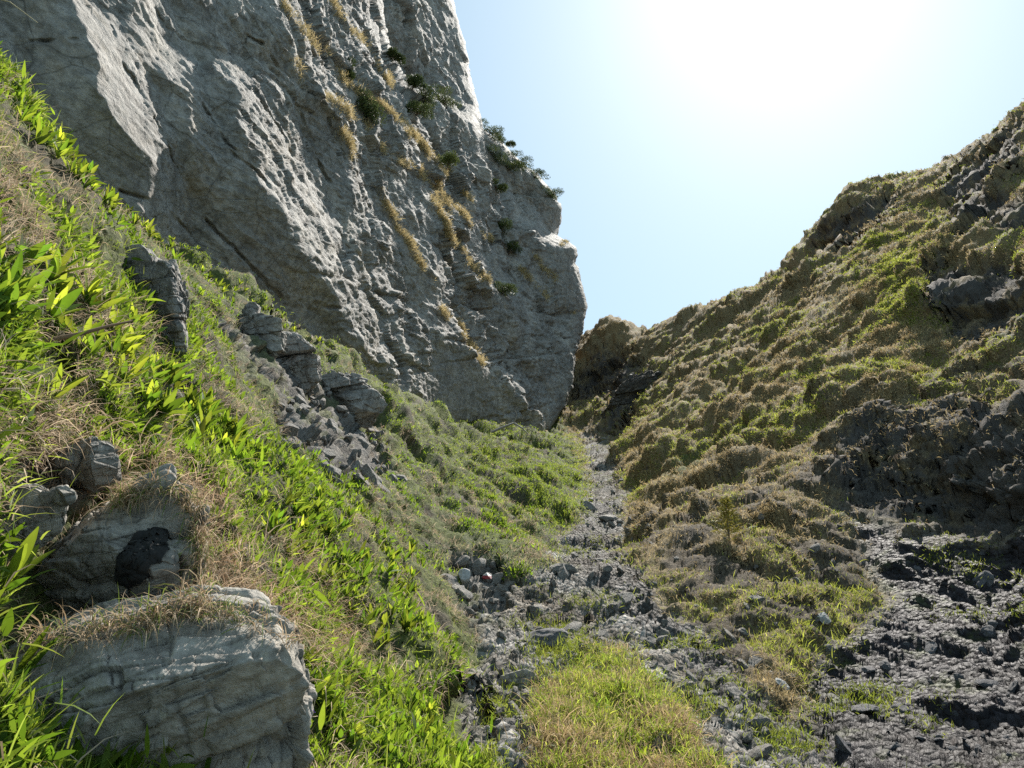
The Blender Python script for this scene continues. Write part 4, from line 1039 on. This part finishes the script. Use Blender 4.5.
# twig over the leaves on the left
tw = [ray_pt(np.array(x), np.array(y), np.array(f)) for x, y, f in ((-30,348,2.75),(0,346,2.8),(22,347,2.85),(50,340,2.92),(80,334,3.0),(108,326,3.1),(132,321,3.2))]
o = link('twig', tube_mesh('twig', [tube(tw, [.011,.011,.010,.009,.008,.006,.004]), tube([tw[2], tw[2] + np.array([.03, .02, .05]), tw[2] + np.array([.07, .03, .07])], [.006,.004,.002], 6)]), M_TWIG)
tag(o, 'thin brown twig sticking out over the leafy plants at the left edge', 'twig')
br = lambda pts, f: [ray_pt(np.array(float(x)), np.array(float(y)), np.array(f)) for x, y in pts]
f_ = float(on_ground(510, 437)[0].y) * cp + 0.5 - 1.0
_pb, _ = on_ground(508, 438); f_ = float(project(np.array(_pb))[2]) - 0.3
o = link('dead_branch', tube_mesh('dead_branch', [tube(br([(492,432),(503,427),(514,423),(522,428),(528,434)], f_), [.06,.06,.05,.04,.03], 6), tube(br([(514,423),(517,415),(515,410)], f_), [.035,.025,.012], 6),
     tube(br([(522,428),(533,426),(538,421)], f_), [.03,.02,.01], 6), tube(br([(530,436),(534,428),(537,433)], f_), [.03,.02,.012], 6)]), M_GREYWOOD)
tag(o, 'bleached dead branch lying at the foot of the cliff', 'branch')
# hanging dead stalks at the top left corner
gS = [ray_pt(np.array(float(x)), np.array(float(y)), np.array(4.4)) for x, y in ((-60,60),(-20,-6),(10,2),(38,23))]
o = link('dry_stalk', tube_mesh('dry_stalk', [tube(gS, [.004,.004,.003,.002], 5)]), plain('stalk_straw', (.5, .4, .22))); tag(o, 'long dry grass stalk arching in at the top left corner', 'grass stalk')
# flowers
def flower(px, py, col, lab, size, n=5):
    p, nr_ = on_ground(px, py); r_ = bpy.data.objects.new('flower', None); COL.objects.link(r_); r_.location = p; tag(r_, lab, 'flower')
    link('stem', tube_mesh('stem', [tube([(0, 0, -.01), (.004, -.01, .05), (.0, -.02, .085)], [.0022,.002,.0018], 6)]), leafstem, r_)
    L5 = [leaf_geo(bg_, size, size * .55, (0, -.02, .085), (math.cos(k * 6.283 / n) * .8, math.sin(k * 6.283 / n) * .8 - .3, .55), .6) for k in range(n)]
    Vs, Fs, o_ = [], [], 0
    for V, F in L5: Vs.append(V); Fs.append(np.array(F) + o_); o_ += len(V)
    F = np.concatenate(Fs); link('petals', mesh_np('petals', np.concatenate(Vs), F, np.full(len(F) // 4, 4)), col, r_)
leafstem = plain('flower_stem', (.08, .14, .03)); M_PUR, M_WFL = plain('purple_petal', (.16, .03, .55), .5), plain('white_petal', (.85, .85, .8), .5)
flower(300, 752, M_PUR, 'purple flower at the bottom edge against the largest boulder', .035); flower(309, 738, M_PUR, 'small purple flower just above its larger neighbour at the bottom edge', .025)
flower(296, 764, M_PUR, 'purple flower cut by the bottom edge of the picture', .03); flower(271, 556, M_WFL, 'tiny white flower on the slope right of the mossy boulder', .022)
#@@LIGHT
SUN_AZ, SUN_EL = math.radians(23.5), math.radians(46)
W = bpy.data.worlds.new('World'); S.world = W; W.use_nodes = True
nt = W.node_tree; nt.nodes.clear(); b = NB(nt)
sky = b.n('ShaderNodeTexSky', sky_type='NISHITA', sun_disc=False, sun_elevation=SUN_EL, sun_rotation=SUN_AZ, altitude=1500, air_density=1.0, dust_density=2.3, ozone_density=1.0)
pale = b.mix(0.5, sky.outputs[0], (3.4, 5.2, 5.8))     # thin bright haze high in the air
bg = b.n('ShaderNodeBackground', i_Color=pale, i_Strength=0.084)
nt.links.new(bg.outputs[0], b.n('ShaderNodeOutputWorld').inputs[0])
sd = bpy.data.lights.new('sun', 'SUN'); sd.energy = 5.0; sd.angle = math.radians(0.53); sd.color = (1.0, 0.95, 0.87)
so_ = bpy.data.objects.new('sun', sd); COL.objects.link(so_)
sv_ = Vector((math.sin(SUN_AZ) * math.cos(SUN_EL), math.cos(SUN_AZ) * math.cos(SUN_EL), math.sin(SUN_EL)))
so_.rotation_euler = sv_.to_track_quat('Z', 'Y').to_euler(); so_.location = (20, 40, 60)
S.view_settings.view_transform = 'Standard'; S.view_settings.look = 'None'; S.view_settings.gamma = 1
S.view_settings.exposure = 1.03
S.cycles.max_bounces = 6; S.cycles.diffuse_bounces = 3; S.cycles.transparent_max_bounces = 8
S.cycles.use_denoising = False
